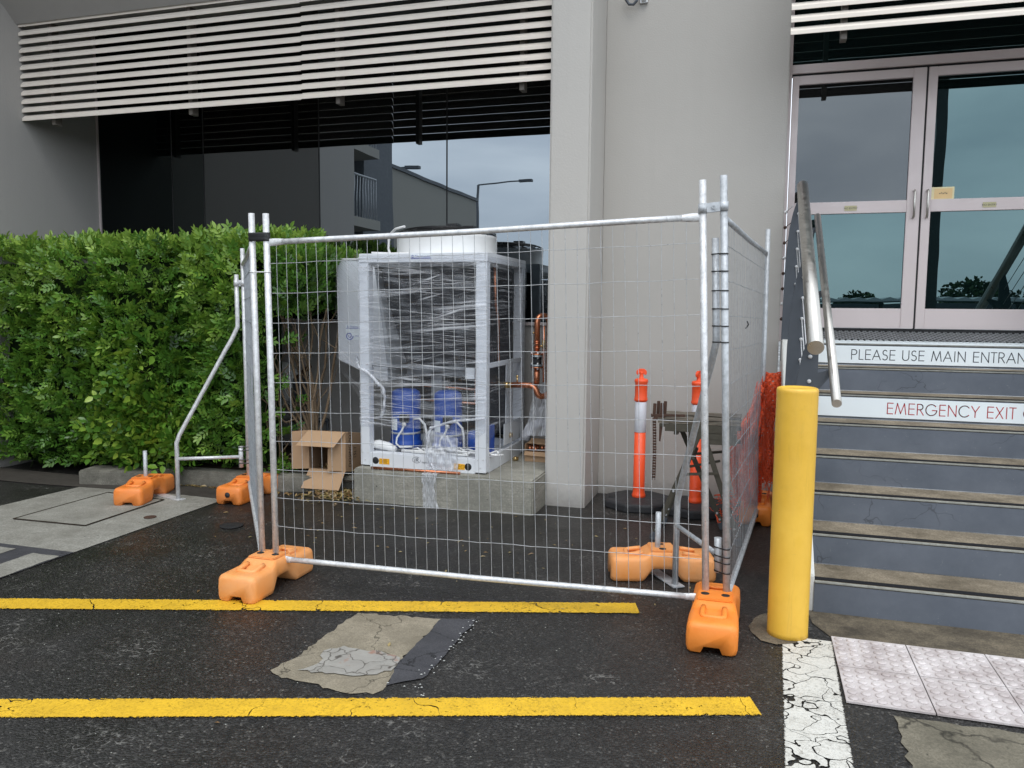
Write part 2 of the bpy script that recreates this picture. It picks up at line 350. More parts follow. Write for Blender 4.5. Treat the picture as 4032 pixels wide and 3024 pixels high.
# leaves
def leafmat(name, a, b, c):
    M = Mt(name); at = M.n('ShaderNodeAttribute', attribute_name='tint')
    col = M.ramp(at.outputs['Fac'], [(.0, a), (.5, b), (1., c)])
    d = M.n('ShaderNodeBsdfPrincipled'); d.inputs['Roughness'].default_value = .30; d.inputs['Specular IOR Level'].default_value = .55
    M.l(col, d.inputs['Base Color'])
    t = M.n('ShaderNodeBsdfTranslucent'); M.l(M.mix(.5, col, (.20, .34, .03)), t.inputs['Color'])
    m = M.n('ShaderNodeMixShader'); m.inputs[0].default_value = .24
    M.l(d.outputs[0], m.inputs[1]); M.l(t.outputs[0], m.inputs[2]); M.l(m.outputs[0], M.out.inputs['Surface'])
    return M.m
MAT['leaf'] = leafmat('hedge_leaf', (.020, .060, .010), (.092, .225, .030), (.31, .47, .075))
MAT['leaf_big'] = leafmat('broad_leaf', (.025, .080, .012), (.10, .235, .028), (.36, .50, .07))
MAT['leaf_dry'] = leafmat('dry_leaf', (.16, .085, .035), (.33, .21, .10), (.50, .40, .18))
MAT['leaf_core'] = flat('foliage_shade_core', (.010, .022, .006), .95, 0, .1, .4, 9)  # near-black filler inside the hedge, inner shade put into its colour
MAT['leaf_far'] = flat('distant_foliage', (.035, .060, .022), .9, 0, .1, .5, 1.2)
def film(name, base_a, ang, dens, seed):
    """clear stretch film: mostly see-through, white where it is stretched into ropes and folds"""
    M = Mt(name, (.80, .82, .86), .25, 0, .6)
    def streaks(scale, rot, lo, hi, s2, off):
        o = M.n('ShaderNodeNewGeometry').outputs['Position']
        mp_ = M.n('ShaderNodeMapping'); mp_.inputs['Rotation'].default_value = rot; mp_.inputs['Location'].default_value = (off, off, off)
        M.l(o, mp_.inputs['Vector'])
        m2 = M.n('ShaderNodeMapping'); m2.inputs['Scale'].default_value = scale; M.l(mp_.outputs[0], m2.inputs['Vector'])
        return M.ramp(M.noise(m2.outputs[0], s2, 4, .6, .25), [(lo, 0), (hi, 1)])
    a = streaks((1.1, 1.1, 42), (0, rad(ang), 0), .55, .66, 1.0, seed)
    b = streaks((1.6, 1.6, 95), (0, rad(ang-9), 0), .57, .68, 1.0, seed+3)
    c = streaks((2.2, 2.2, 60), (0, rad(ang+12), 0), .60, .70, 1.0, seed+7)
    zone = M.ramp(M.noise(M.pos(), 2.3, 4, .6), [(.35, .25), (.62, 1)])
    al = M.math('MULTIPLY', M.math('MAXIMUM', a, M.math('MAXIMUM', b, c)), M.math('MULTIPLY', zone, dens))
    al = M.math('ADD', al, base_a, True)
    g = M.n('ShaderNodeBsdfTransparent'); g.inputs['Color'].default_value = (.94, .95, .97, 1)
    gl = M.n('ShaderNodeBsdfGlossy'); gl.inputs['Roughness'].default_value = .18
    m0 = M.n('ShaderNodeMixShader'); m0.inputs[0].default_value = .09; M.l(g.outputs[0], m0.inputs[1]); M.l(gl.outputs[0], m0.inputs[2])
    m = M.n('ShaderNodeMixShader'); M.l(al, m.inputs[0]); M.l(m0.outputs[0], m.inputs[1]); M.l(M.b.outputs[0], m.inputs[2])
    M.l(m.outputs[0], M.out.inputs['Surface'])
    bp = M.n('ShaderNodeBump'); bp.inputs['Strength'].default_value = .6; bp.inputs['Distance'].default_value = .01
    M.l(al, bp.inputs['Height']); M.l(bp.outputs[0], gl.inputs['Normal']); M.l(bp.outputs[0], M.b.inputs['Normal'])
    return M.m
MAT['film'] = film('stretch_film', .015, 4, .60, 0.)
MAT['film_side'] = film('stretch_film_side', .03, -18, .36, 11.)
MAT['film_rope'] = film('bunched_film', .35, 80, .6, 5.)
MAT['bag'] = film('clear_bag', .30, 85, .5, 9.)

# ------------------------------------------------------------------ geometry helpers
class MB:
    def __init__(s): s.v = []; s.f = []; s.sm = []
    def add(s, vs, fs, smooth=False, mtx=None):
        k = len(s.v)
        s.v += [tuple(mtx @ Vector(p)) if mtx else tuple(p) for p in vs]
        s.f += [tuple(i+k for i in f) for f in fs]; s.sm += [smooth]*len(fs); return s
    def box(s, a, b, mtx=None):
        (x0, y0, z0), (x1, y1, z1) = a, b
        vs = [(x0, y0, z0), (x1, y0, z0), (x1, y1, z0), (x0, y1, z0), (x0, y0, z1), (x1, y0, z1), (x1, y1, z1), (x0, y1, z1)]
        return s.add(vs, [(0, 3, 2, 1), (4, 5, 6, 7), (0, 1, 5, 4), (1, 2, 6, 5), (2, 3, 7, 6), (3, 0, 4, 7)], False, mtx)
    def bar(s, p, q, w, h, up=(0, 0, 1)):
        p, q = Vector(p), Vector(q); d = (q-p); L = d.length; d.normalize(); u = Vector(up)
        if abs(d.dot(u)) > .98: u = Vector((0, 1, 0))
        r = d.cross(u).normalized(); u = r.cross(d)
        m = Matrix(((d.x, r.x, u.x, p.x), (d.y, r.y, u.y, p.y), (d.z, r.z, u.z, p.z), (0, 0, 0, 1)))
        return s.box((0, -w/2, -h/2), (L, w/2, h/2), m)
    def tube(s, pts, r, n=10, caps=True, rs=None):
        pts = [Vector(p) for p in pts]; vs = []; fs = []; prev = None
        for i, p in enumerate(pts):
            t = (pts[min(i+1, len(pts)-1)] - pts[max(i-1, 0)]).normalized()
            if prev is None:
                a = Vector((0, 0, 1)) if abs(t.z) < .9 else Vector((0, 1, 0))
                u = t.cross(a).normalized()
            else: u = (prev - t*prev.dot(t)).normalized()
            prev = u; w_ = t.cross(u); rr = rs[i] if rs else r
            for k in range(n):
                c = 2*PI*k/n; vs.append(p+u*math.cos(c)*rr+w_*math.sin(c)*rr)
        for i in range(len(pts)-1):
            for k in range(n):
                a = i*n+k; b = i*n+(k+1) % n; fs.append((a, b, b+n, a+n))
        s.add(vs, fs, True)
        if caps:
            k0 = len(s.v)-len(vs)
            s.f.append(tuple(k0+k for k in range(n))[::-1]); s.sm.append(False)
            s.f.append(tuple(k0+len(vs)-n+k for k in range(n))); s.sm.append(False)
        return s
    def lathe(s, prof, c=(0, 0, 0), n=24, mtx=None, smooth=True, rot0=0.):
        vs = []; fs = []
        for r, z in prof:
            for k in range(n):
                a = 2*PI*k/n+rot0; vs.append((c[0]+r*math.cos(a), c[1]+r*math.sin(a), c[2]+z))
        for i in range(len(prof)-1):
            for k in range(n):
                a = i*n+k; b = i*n+(k+1) % n; fs.append((a, b, b+n, a+n))
        s.add(vs, fs, smooth, mtx)
        k0 = len(s.v)-len(vs)
        if prof[0][0] > 1e-5: s.f.append(tuple(k0+k for k in range(n))[::-1]); s.sm.append(False)
        if prof[-1][0] > 1e-5: s.f.append(tuple(k0+len(vs)-n+k for k in range(n))); s.sm.append(False)
        return s
    def prism(s, poly, fn, t0, t1):
        """poly of 2D points; fn(u,v,t) gives the 3D point"""
        n = len(poly); vs = [fn(u, v, t0) for u, v in poly]+[fn(u, v, t1) for u, v in poly]
        fs = [tuple(range(n))[::-1], tuple(range(n, 2*n))]+[(i, (i+1) % n, (i+1) % n+n, i+n) for i in range(n)]
        return s.add(vs, fs)
    def grid(s, fn, nu, nv, smooth=True, keep=None):
        vs = [fn(i/nu, j/nv) for j in range(nv+1) for i in range(nu+1)]; fs = []
        for j in range(nv):
            for i in range(nu):
                if keep and not keep(i, j): continue
                a = j*(nu+1)+i; fs.append((a, a+1, a+nu+2, a+nu+1))
        return s.add(vs, fs, smooth)
ROOT = {}
def off(o):
    while o.parent: o = o.parent
    return ROOT.get(o.name, Vector((0, 0, 0)))
def link(name, me, m, parent=None):
    o = bpy.data.objects.new(name, me); COL.objects.link(o)
    if m: me.materials.append(m)
    if parent: o.parent = parent
    return o
def obj(name, mb, m, parent=None, bevel=0., local=False, seg=2):
    vs = mb.v
    if parent and not local:
        c = off(parent); vs = [(x-c.x, y-c.y, z-c.z) for x, y, z in vs]
    me = bpy.data.meshes.new(name); me.from_pydata(vs, [], mb.f)
    me.polygons.foreach_set('use_smooth', mb.sm)
    bm = bmesh.new(); bm.from_mesh(me)
    bmesh.ops.recalc_face_normals(bm, faces=bm.faces)
    if bevel:
        ed = [e for e in bm.edges if len(e.link_faces) == 2 and e.calc_face_angle(0) > .6]
        bmesh.ops.bevel(bm, geom=ed, offset=bevel, segments=seg, affect='EDGES', clamp_overlap=True)
    bm.to_mesh(me); bm.free(); me.update()
    return link(name, me, MAT[m] if isinstance(m, str) else m, parent)
def thing(name, label, cat, loc=(0, 0, 0), rz=0., group=None):
    o = bpy.data.objects.new(name, None); COL.objects.link(o); o.location = loc; o.rotation_euler = (0, 0, rz)
    o.empty_display_size = .1
    o['label'] = label; o['category'] = cat
    if group: o['group'] = group
    ROOT[o.name] = Vector(loc); return o
def tag(o, label, cat, group=None, kind=None):
    o['label'] = label; o['category'] = cat
    if group: o['group'] = group
    if kind: o['kind'] = kind
    return o
def struct(name, mb, m, parent=None, bevel=0., local=False):
    o = obj(name, mb, m, parent, bevel, local)
    if not parent: o['kind'] = 'structure'
    return o
def letters(mb, m, name, parent):
    """every separate glyph outline becomes an object of its own"""
    par = list(range(len(mb.v)))
    def fd(i):
        while par[i] != i: par[i] = par[par[i]]; i = par[i]
        return i
    for f in mb.f:
        for q in f[1:]: par[fd(q)] = fd(f[0])
    groups = {}
    for f in mb.f: groups.setdefault(fd(f[0]), []).append(f)
    for g in groups.values():
        ids = sorted({i for f in g for i in f}); mp_ = {i: k for k, i in enumerate(ids)}
        s = MB(); s.add([mb.v[i] for i in ids], [tuple(mp_[i] for i in f) for f in g]); obj(name, s, m, parent)
def text(s, size, m, fn, name, parent, extrude=0.0, align='LEFT', spacing=1.0, split=False):
    cu = bpy.data.curves.new(name, 'FONT'); cu.body = s; cu.size = size; cu.align_x = align; cu.space_character = spacing
    cu.resolution_u = 3
    t = bpy.data.objects.new(name, cu); COL.objects.link(t)
    me0 = bpy.data.meshes.new_from_object(t.evaluated_get(bpy.context.evaluated_depsgraph_get()))
    bpy.data.objects.remove(t); mb = MB()
    mb.add([fn(v.co.x, v.co.y) for v in me0.vertices], [tuple(p.vertices) for p in me0.polygons])
    bpy.data.meshes.remove(me0)
    if split: return letters(mb, m, 'letter', parent)
    o = obj(name, mb, m, parent); o['kind'] = 'stuff'; return o
def sheet(name, poly, z, m, parent=None, loc=None, rz=0.):
    """flat sheet on the ground; thin slab with real edges"""
    mb = MB(); mb.add([(x, y, z) for x, y in poly], [tuple(range(len(poly)))])
    o = obj(name, mb, m, parent)
    if not parent: o['kind'] = 'structure'
    return o
def wob(poly, amp, step=.06, seed=0):
    """break the edges of a polygon into an irregular outline"""
    r = random.Random(seed); o = []
    for i, (a, b) in enumerate(zip(poly, poly[1:]+poly[:1])):
        L = math.hypot(b[0]-a[0], b[1]-a[1]); n = max(1, int(L/step))
        for k in range(n):
            t = k/n; o.append((a[0]+(b[0]-a[0])*t+r.uniform(-amp, amp)*(k > 0), a[1]+(b[1]-a[1])*t+r.uniform(-amp, amp)*(k > 0)))
    return o

# ================================================================== SETTING
mb = MB(); mb.grid(lambda u, v: (-200+400*u, -200+400*v, 0), 8, 8, False)
g = struct('asphalt_ground', mb, 'asphalt')
# concrete strip on the left with an access cover
STRIP = [(-4.18, 3.40), (-4.18, 5.44), (-4.42, 5.74), (-4.62, 5.76), (-5.25, 5.44), (-5.55, 5.10), (-9.0, 4.75), (-9.0, 3.40)]
sheet('concrete_strip', [(-4.178, 3.985), (-4.172, 5.43), (-4.40, 5.72), (-5.05, 5.74), (-5.66, 5.50), (-5.71, 4.76), (-9.5, 4.70), (-9.5, 4.0)], .004, 'concrete')
cov = MB()
CV = [(-5.25, 4.48), (-4.60, 4.50), (-4.62, 5.33), (-5.25, 5.39)]
cv = thing('access_cover', 'square concrete access cover set flush in the pale concrete strip', 'access cover', (-4.9, 4.9, 0))
mb = MB()
for a, b in zip(CV, CV[1:]+CV[:1]): mb.bar((a[0], a[1], .010), (b[0], b[1], .010), .012, .004)
obj('rim', mb, 'soil', cv)
mb = MB(); c0 = (sum(x for x, y in CV)/4, sum(y for x, y in CV)/4)
mb.prism([(c0[0]+(x-c0[0])*.965, c0[1]+(y-c0[1])*.965) for x, y in CV], lambda u, v, t: (u, v, t), .005, .011)
obj('lid', mb, 'concrete', cv)
# worn white bay markings on the far left
def lineobj(name, p, q, halfw, z, m, ext=.0):
    p, q = Vector((p[0], p[1])), Vector((q[0], q[1])); d = q-p; L = d.length; a = math.atan2(d.y, d.x)
    mb = MB(); nn = max(2, int(L/.1)); mb.grid(lambda u, v: (-L/2+L*u, -halfw*1.25+2.5*halfw*v, 0), nn, 1, False)
    o = obj(name, mb, m); o.location = ((p.x+q.x)/2, (p.y+q.y)/2, z); o.rotation_euler = (0, 0, a); o['kind'] = 'structure'; return o
sheet('white_bay_line', wob([(-4.18, 3.46), (-4.185, 3.885), (-4.40, 3.885), (-4.40, 3.66), (-4.41, 2.9), (-4.18, 2.9)], .006, .05, 11), .009, 'concrete')
sheet('white_bay_line', wob([(-4.585, 3.92), (-4.80, 3.92), (-4.80, 2.9), (-4.59, 2.9)], .006, .05, 12), .009, 'concrete')
sheet('grey_patch_strip', [(-4.176, 2.8), (-4.174, 3.9845), (-9.5, 3.9995), (-9.5, 2.8)], .006, 'slab_dark')
# yellow lines
lineobj('yellow_line', (-8.2, 1.80), (-.545, 4.17), .078, .005, 'yellow_line')
lineobj('yellow_line', (-7.6, .72), (.064, 3.25), .078, .005, 'yellow_line')
# white line beside the tactile paving
lineobj('white_line', (.245, 1.4), (.305, 4.03), .118, .005, 'white_line')
# patch of old slab between the yellow lines
P1 = [(-1.94, 3.64), (-1.489, 3.70), (-1.484, 3.27), (-1.486, 3.174), (-1.456, 3.03), (-1.438, 2.945), (-1.46, 2.86), (-1.594, 2.836), (-1.762, 2.869), (-1.901, 2.87), (-1.99, 2.92), (-1.96, 3.037), (-1.946, 3.229), (-1.947, 3.426)]
sheet('old_slab_patch', wob(P1, .013, .032, 1), .004, 'slab')
P2 = [(-1.489, 3.70), (-1.316, 3.745), (-1.313, 3.436), (-1.313, 3.257), (-1.318, 3.052), (-1.44, 2.94), (-1.456, 3.03), (-1.488, 3.174), (-1.486, 3.27)]
sheet('grey_patch_sheet', wob(P2, .008, .035, 2), .007, 'slab_dark')
M = Mt('patched_mortar', (.3, .28, .24), .6, 0, .4); p = M.pos()
_wv = M.n('ShaderNodeVectorMath', operation='ADD'); _nz = M.n('ShaderNodeTexNoise'); _nz.inputs['Scale'].default_value = 10
M.l(p, _nz.inputs['Vector']); _s = M.n('ShaderNodeVectorMath', operation='SCALE'); M.l(_nz.outputs['Color'], _s.inputs[0]); _s.inputs['Scale'].default_value = .12
M.l(p, _wv.inputs[0]); M.l(_s.outputs[0], _wv.inputs[1])
_v = M.n('ShaderNodeTexVoronoi', feature='DISTANCE_TO_EDGE'); _v.inputs['Scale'].default_value = 8; M.l(_wv.outputs[0], _v.inputs['Vector'])
a = M.mix(M.noise(p, 6, 5, .7), (.20, .185, .165), (.40, .385, .35))
a = M.mix(M.ramp(M.noise(p, 5.1, 4, .6), [(.62, 0), (.70, 1)]), a, (.28, .12, .07))
a = M.mix(M.ramp(_v.outputs['Distance'], [(.0, 1), (.03, 0)]), a, (.07, .06, .05)); M.col(a)
M.rgh(M.ramp(M.noise(p, 4, 4), [(.4, .12), (.6, .6)])); M.bump(_v.outputs['Distance'], .6, .01); MAT['mortar'] = M.m
sheet('mortar_patch', wob([(-1.866, 3.164), (-1.801, 3.239), (-1.7, 3.225), (-1.608, 3.24), (-1.497, 3.205), (-1.476, 3.071), (-1.586, 2.985), (-1.736, 2.958), (-1.873, 2.949), (-1.82, 3.04)], .012, .03, 3), .009, 'mortar')
# slab at lower right
sheet('old_slab_patch', wob([(.585, 2.2), (2.6, 2.2), (2.6, 3.34), (1.9, 3.33), (1.1, 3.35), (.59, 3.34)], .012, .05, 4), .004, 'slab_olive')
# stained concrete apron at the foot of the stairs and round the bollard
sheet('stair_apron', wob([(.42, 4.09), (3.2, 4.09), (3.2, 4.44), (.33, 4.44), (.345, 4.25)], .006, .1, 5), .004, 'landing_dirt')
sheet('bollard_footing', wob([(.03, 4.10), (.045, 4.02), (.09, 3.93), (.16, 3.905), (.25, 3.95), (.31, 4.05), (.30, 4.2), (.22, 4.30), (.12, 4.31), (.06, 4.22)], .010, .04, 6), .006, 'landing_dirt')
# tactile paving: each tile its own piece
tp = bpy.data.objects.new('tactile_paving', None); COL.objects.link(tp); tp['kind'] = 'structure'; ROOT[tp.name] = Vector((.42, 3.39, 0)); tp.location = (.42, 3.39, 0)
mb = MB(); s_ = .335; mb.box((-.1655, -.170, .004), (.1655, .170, .012))
for i in range(6):
    for j in range(6):
        cx, cy = (i-2.5)*.054, (j-2.5)*.0555
        mb.lathe([(.0205, .0115), (.0185, .0160), (.0145, .0182), (.007, .0190), (.0001, .0190)], (cx, cy, 0), 12)
for r in range(2):
    for k in range(7):
        if r == 0 and k == 0: tile0 = o = obj('tile', mb, 'tile', tp, local=True)
        else: o = tile0.copy(); COL.objects.link(o); o.parent = tp
        o.location = (.167+k*.336, .172+r*.346, random.uniform(0, .0012)); o.rotation_euler = (random.uniform(-.003, .003), random.uniform(-.003, .003), random.uniform(-.004, .004))

# kerb and garden bed behind it
def kerbseg(x0, y0, x1, y1, h, wd, name='kerb'):
    mb = MB(); mb.bar((x0, y0, h/2-.02), (x1, y1, h/2-.02), wd, h+.04); return struct(name, mb, 'kerb', None, .012)
kerbseg(-5.78, 5.70, -5.10, 5.85, .13, .26)
kerbseg(-5.10, 5.92, -3.98, 6.00, .14, .16)
kerbseg(-3.97, 6.00, -3.13, 6.25, .14, .16)
mb = MB(); mb.grid(lambda u, v: (-7.07+4.0*u, 6.02+1.3*v, .11+.05*mnoise.noise(Vector((u*9, v*6, 0)))+.03*v), 30, 14)
struct('garden_bed', mb, 'soil')
mb = MB(); mb.grid(lambda u, v: (-8.6+4.4*u, 5.50+.42*v+.04*math.sin(u*9), .0085), 30, 2, False)
struct('soil_margin', mb, 'dirt').location.z = -.002

# ================================================================== BUILDING
B = thing('office_building', 'pale grey rendered office building with tinted glass bays behind the fence', 'building', (0, 7, 0))
mb = MB(); mb.box((-1.265, 6.80, -.05), (.20, 7.45, 8)); obj('wall', mb, 'wall', B, .006)
mb = MB(); mb.box((-1.595, 6.22, -.05), (-1.2652, 7.45, 8)); obj('pillar', mb, 'pillar', B, .016)
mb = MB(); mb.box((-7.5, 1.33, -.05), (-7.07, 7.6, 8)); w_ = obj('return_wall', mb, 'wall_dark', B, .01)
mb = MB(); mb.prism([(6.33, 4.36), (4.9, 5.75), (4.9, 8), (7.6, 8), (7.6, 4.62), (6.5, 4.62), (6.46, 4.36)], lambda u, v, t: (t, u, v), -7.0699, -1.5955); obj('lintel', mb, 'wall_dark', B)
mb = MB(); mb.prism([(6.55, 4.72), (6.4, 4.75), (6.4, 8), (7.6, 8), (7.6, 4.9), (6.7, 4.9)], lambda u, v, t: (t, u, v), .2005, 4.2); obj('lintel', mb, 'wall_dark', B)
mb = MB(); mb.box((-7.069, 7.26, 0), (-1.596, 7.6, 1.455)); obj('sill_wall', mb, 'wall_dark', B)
mb = MB(); mb.box((-7.068, 7.235, 1.4552), (-1.597, 7.33, 1.485)); obj('sill', mb, 'alu_pink', B, .004)
MX = [-7.068, -6.08, -5.675, -4.285, -2.892, -1.597]
for a, b, gm in zip(MX, MX[1:], ('glass_dark_a', 'glass_dark_b', 'glass_dark_c', 'glass_dark', 'glass_dark')):
    mb = MB(); mb.box((a+.007, 7.30, 1.4855), (b-.007, 7.312, 4.95)); obj('pane', mb, gm, B)
for x in MX[1:-1]:
    mb = MB(); mb.box((x-.0065, 7.297, 1.4856), (x+.0065, 7.33, 4.95)); obj('mullion', mb, 'seam', B)
mb = MB(); mb.box((-7.069, 7.285, 1.486), (-7.045, 7.325, 4.95)); obj('mullion', mb, 'alu_pink', B)
# entrance: frame, transom, two leaves
YD = 7.0
mb = MB(); mb.box((.2005, YD-.05, 1.36), (.226, YD+.1, 4.9)); mb.box((.2262, YD-.035, 3.515), (2.36, YD+.08, 3.585)); mb.box((2.28, YD-.03, 1.36), (2.36, YD+.08, 3.515))
obj('door_frame', mb, 'alu_pink', B, .003)
mb = MB(); mb.box((.2262, YD-.018, 3.4985), (2.28, YD+.02, 3.5148)); obj('frame_seal', mb, 'seam', B)
mb = MB(); mb.box((.227, YD+.01, 3.5855), (4.1, YD+.02, 4.9)); obj('transom_pane', mb, 'glass_teal', B)
mb = MB(); mb.box((2.3605, YD+.01, 1.4), (4.1, YD+.02, 3.585)); obj('side_pane', mb, 'glass_teal', B)
def leaf(x0, x1, sl_, sr_, upper, lower):
    d = MB(); z0, z1 = 1.482, 3.497
    d.box((x0, YD-.03, z0), (x0+sl_, YD+.02, z1)); d.box((x1-sr_, YD-.03, z0), (x1, YD+.02, z1))
    for a, b in ((z0, 1.640), (2.397, 2.491), (3.428, z1)): d.box((x0+sl_+.0004, YD-.028, a), (x1-sr_-.0004, YD+.019, b))
    do = obj('door', d, 'alu_pink', B, .0025)
    mb = MB(); mb.box((x0+sl_, YD-.006, 2.4912), (x1-sr_, YD, 3.428)); obj('pane', mb, upper, do)
    mb = MB(); mb.box((x0+sl_, YD-.006, 1.6402), (x1-sr_, YD, 2.3968)); obj('pane', mb, lower, do)
    return do
dl = leaf(.232, 1.213, .052, .094, 'glass_grey', 'glass_teal')
dr = leaf(1.227, 2.26, .064, .09, 'glass_teal', 'glass_teal')
mb = MB(); mb.box((1.2135, YD-.02, 1.40), (1.2265, YD+.03, 3.4985)); obj('door_gap_seal', mb, 'seam', B)
for do, x in ((dl, 1.168), (dr, 1.262)):
    mb = MB(); mb.tube([(x, YD-.03, 2.560), (x, YD-.055, 2.560), (x, YD-.068, 2.548), (x, YD-.068, 2.365), (x, YD-.055, 2.352), (x, YD-.03, 2.352)], .0085, 10)
    obj('handle', mb, 'steel', do)
def sticker(do, cx, cz, w_, h_, m, name='sticker', y=YD-.0295):
    mb = MB(); mb.box((cx-w_/2, y-.001, cz-h_/2), (cx+w_/2, y, cz+h_/2)); return obj(name, mb, m, do)
for do, cx in ((dl, .712), (dr, 1.697)):
    sticker(do, cx, 2.438, .092, .040, 'sticker_cream')
    text('NO ENTRY', .0205, 'ink_dark', lambda u, v, c=cx: (c+u, YD-.0308, 2.4305+v), 'lettering', do, align='CENTER')
sticker(dr, 1.372, 2.530, .165, .112, 'sticker_pale', y=YD-.0065)
sticker(dr, 1.378, 2.536, .128, .078, 'sticker_faint', y=YD-.0078)
mb = MB()
for k in range(5): mb.box((1.35+k*.012, YD-.0095, 2.532+.004*(k % 2)), (1.357+k*.012, YD-.009, 2.540+.004*(k % 2)))
mb.box((1.305, YD-.0095, 2.482), (1.322, YD-.009, 2.490)); mb.box((1.402, YD-.0095, 2.482), (1.440, YD-.009, 2.4845)); mb.box((1.404, YD-.0095, 2.487), (1.418, YD-.009, 2.491))
obj('print', mb, 'ink_dark', dr)

# louvre screens
PROF = [(0, 0), (0, .026), (.034, .0595), (.060, .0655), (.060, .0625), (.036, .0565), (.010, .019), (.006, 0)]
def louvres(T, x0, x1, y, z0, pitch, n, joints, posts, m='louvre'):
    for i in range(n):
        xs = [x0]+joints+[x1]
        for k, (a, b) in enumerate(zip(xs, xs[1:])):
            z = z0+i*pitch+(.004 if k else 0); dy = -.006 if k else 0
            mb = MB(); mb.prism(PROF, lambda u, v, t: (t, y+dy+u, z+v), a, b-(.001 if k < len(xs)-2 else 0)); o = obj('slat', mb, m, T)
            o.data.materials.append(MAT['louvre_back_shade'])  # rear and lower faces take the shade-coloured material
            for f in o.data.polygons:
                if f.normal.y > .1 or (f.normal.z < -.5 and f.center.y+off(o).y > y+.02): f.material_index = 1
    for x in posts:
        mb = MB(); mb.box((x-.02, y+.046, z0-.045), (x+.02, y+.13, z0+n*pitch)); obj('post', mb, 'louvre_post', T)
LS = thing('louvre_screen', 'wide screen of cream horizontal louvres above the dark window and hedge', 'louvre screen', (-4.3, 6.35, 3.4))
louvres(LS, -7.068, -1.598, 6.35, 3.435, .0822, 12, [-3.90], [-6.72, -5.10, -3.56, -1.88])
RS = thing('louvre_screen', 'short screen of cream louvres above the pink framed glass doors', 'louvre screen', (2, 6.4, 3.6))
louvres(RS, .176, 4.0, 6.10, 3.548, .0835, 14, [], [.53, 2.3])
# conduit loop and bracket high on the wall
t = thing('wall_conduit', 'grey loop of conduit with a small bracket at the top of the wall', 'conduit', (-1.0, 6.76, 4.15))
mb = MB(); mb.tube([(-1.10, 6.74, 4.19), (-1.095, 6.74, 4.14), (-1.07, 6.74, 4.105), (-1.035, 6.74, 4.10), (-1.01, 6.74, 4.125), (-1.005, 6.74, 4.30)], .012, 10); obj('conduit', mb, 'plate', t)
mb = MB(); mb.box((-.985, 6.772, 4.118), (-.925, 6.799, 4.20)); mb.box((-.975, 6.75, 4.13), (-.935, 6.772, 4.15)); obj('bracket', mb, 'galv', t, .003)

# ================================================================== STAIRS
S = thing('staircase', 'concrete entrance stairs with blue grey risers and worn beige treads', 'staircase', (1.5, 4.42, 0))
H_, T_, Y0 = .1705, .325, 4.42; XA, XB = .362, 3.2
for k in range(8):
    y = Y0+k*T_; z = k*H_
    mb = MB(); mb.grid(lambda u, v: (XA+(XB-XA)*u, y+.002*mnoise.noise(Vector((u*14, k, v*3))), z+.004+(H_-.016)*v), 60, 4)
    obj('riser', mb, 'riser', S)
    mb = MB(); mb.box((XA, y-.003, z+H_-.008), (XB, y+.02, z+H_+.0005)); obj('edge_trim', mb, 'trim', S, .002)
    mb = MB(); mb.box((XA, y+.0205, z+H_-.03), (XB, y+T_+(-.0005 if k < 7 else -.2), z+H_)); obj('tread', mb, 'tread', S)
    if k < 7:
        mb = MB(); mb.box((XA, y+.026, z+H_+.0002), (XB, y+.074, z+H_+.0035)); obj('anti_slip_strip', mb, 'anti_slip', S)
mb = MB(); mb.prism([(Y0+.003, 0), (Y0+.003, .20), (6.42, 1.39), (6.799, 1.39), (6.799, 0)], lambda u, v, t: (t, u, v), .215, .3615); obj('side_wall', mb, 'stringer', S, .006)
# landing: ribbed metal nosing and diamond grate ramp
mb = MB(); mb.box((.42, 6.700, 1.366), (XB, 6.775, 1.384))
for i in range(60):
    x = .43+i*.046; mb.box((x, 6.697, 1.3842), (x+.030, 6.774, 1.3885))
obj('ribbed_nosing', mb, 'sign_white', S, 0)
mb = MB(); mb.prism([(6.776, 1.36), (6.776, 1.385), (6.985, 1.448), (6.985, 1.36)], lambda u, v, t: (t, u, v), .365, XB); mb.box((.227, 6.9852, 1.36), (XB, 7.03, 1.479)); obj('threshold', mb, 'seam', S)
mb = MB()
def gp(u, v): return (u, 6.778+v*.2055, 1.392+v*.0625)
nst = 62
for i in range(-5, nst):
    x = .40+i*.045
    for sgn in (1, -1):
        a = Vector(gp(x if sgn > 0 else x+.20, 0)); b = Vector(gp(x+.20 if sgn > 0 else x, 1))
        if min(a.x, b.x) > .37 and max(a.x, b.x) < XB: mb.bar(a, b, .009, .007)
g_ = obj('diamond_grate', mb, 'grate', S); g_['kind'] = 'stuff'
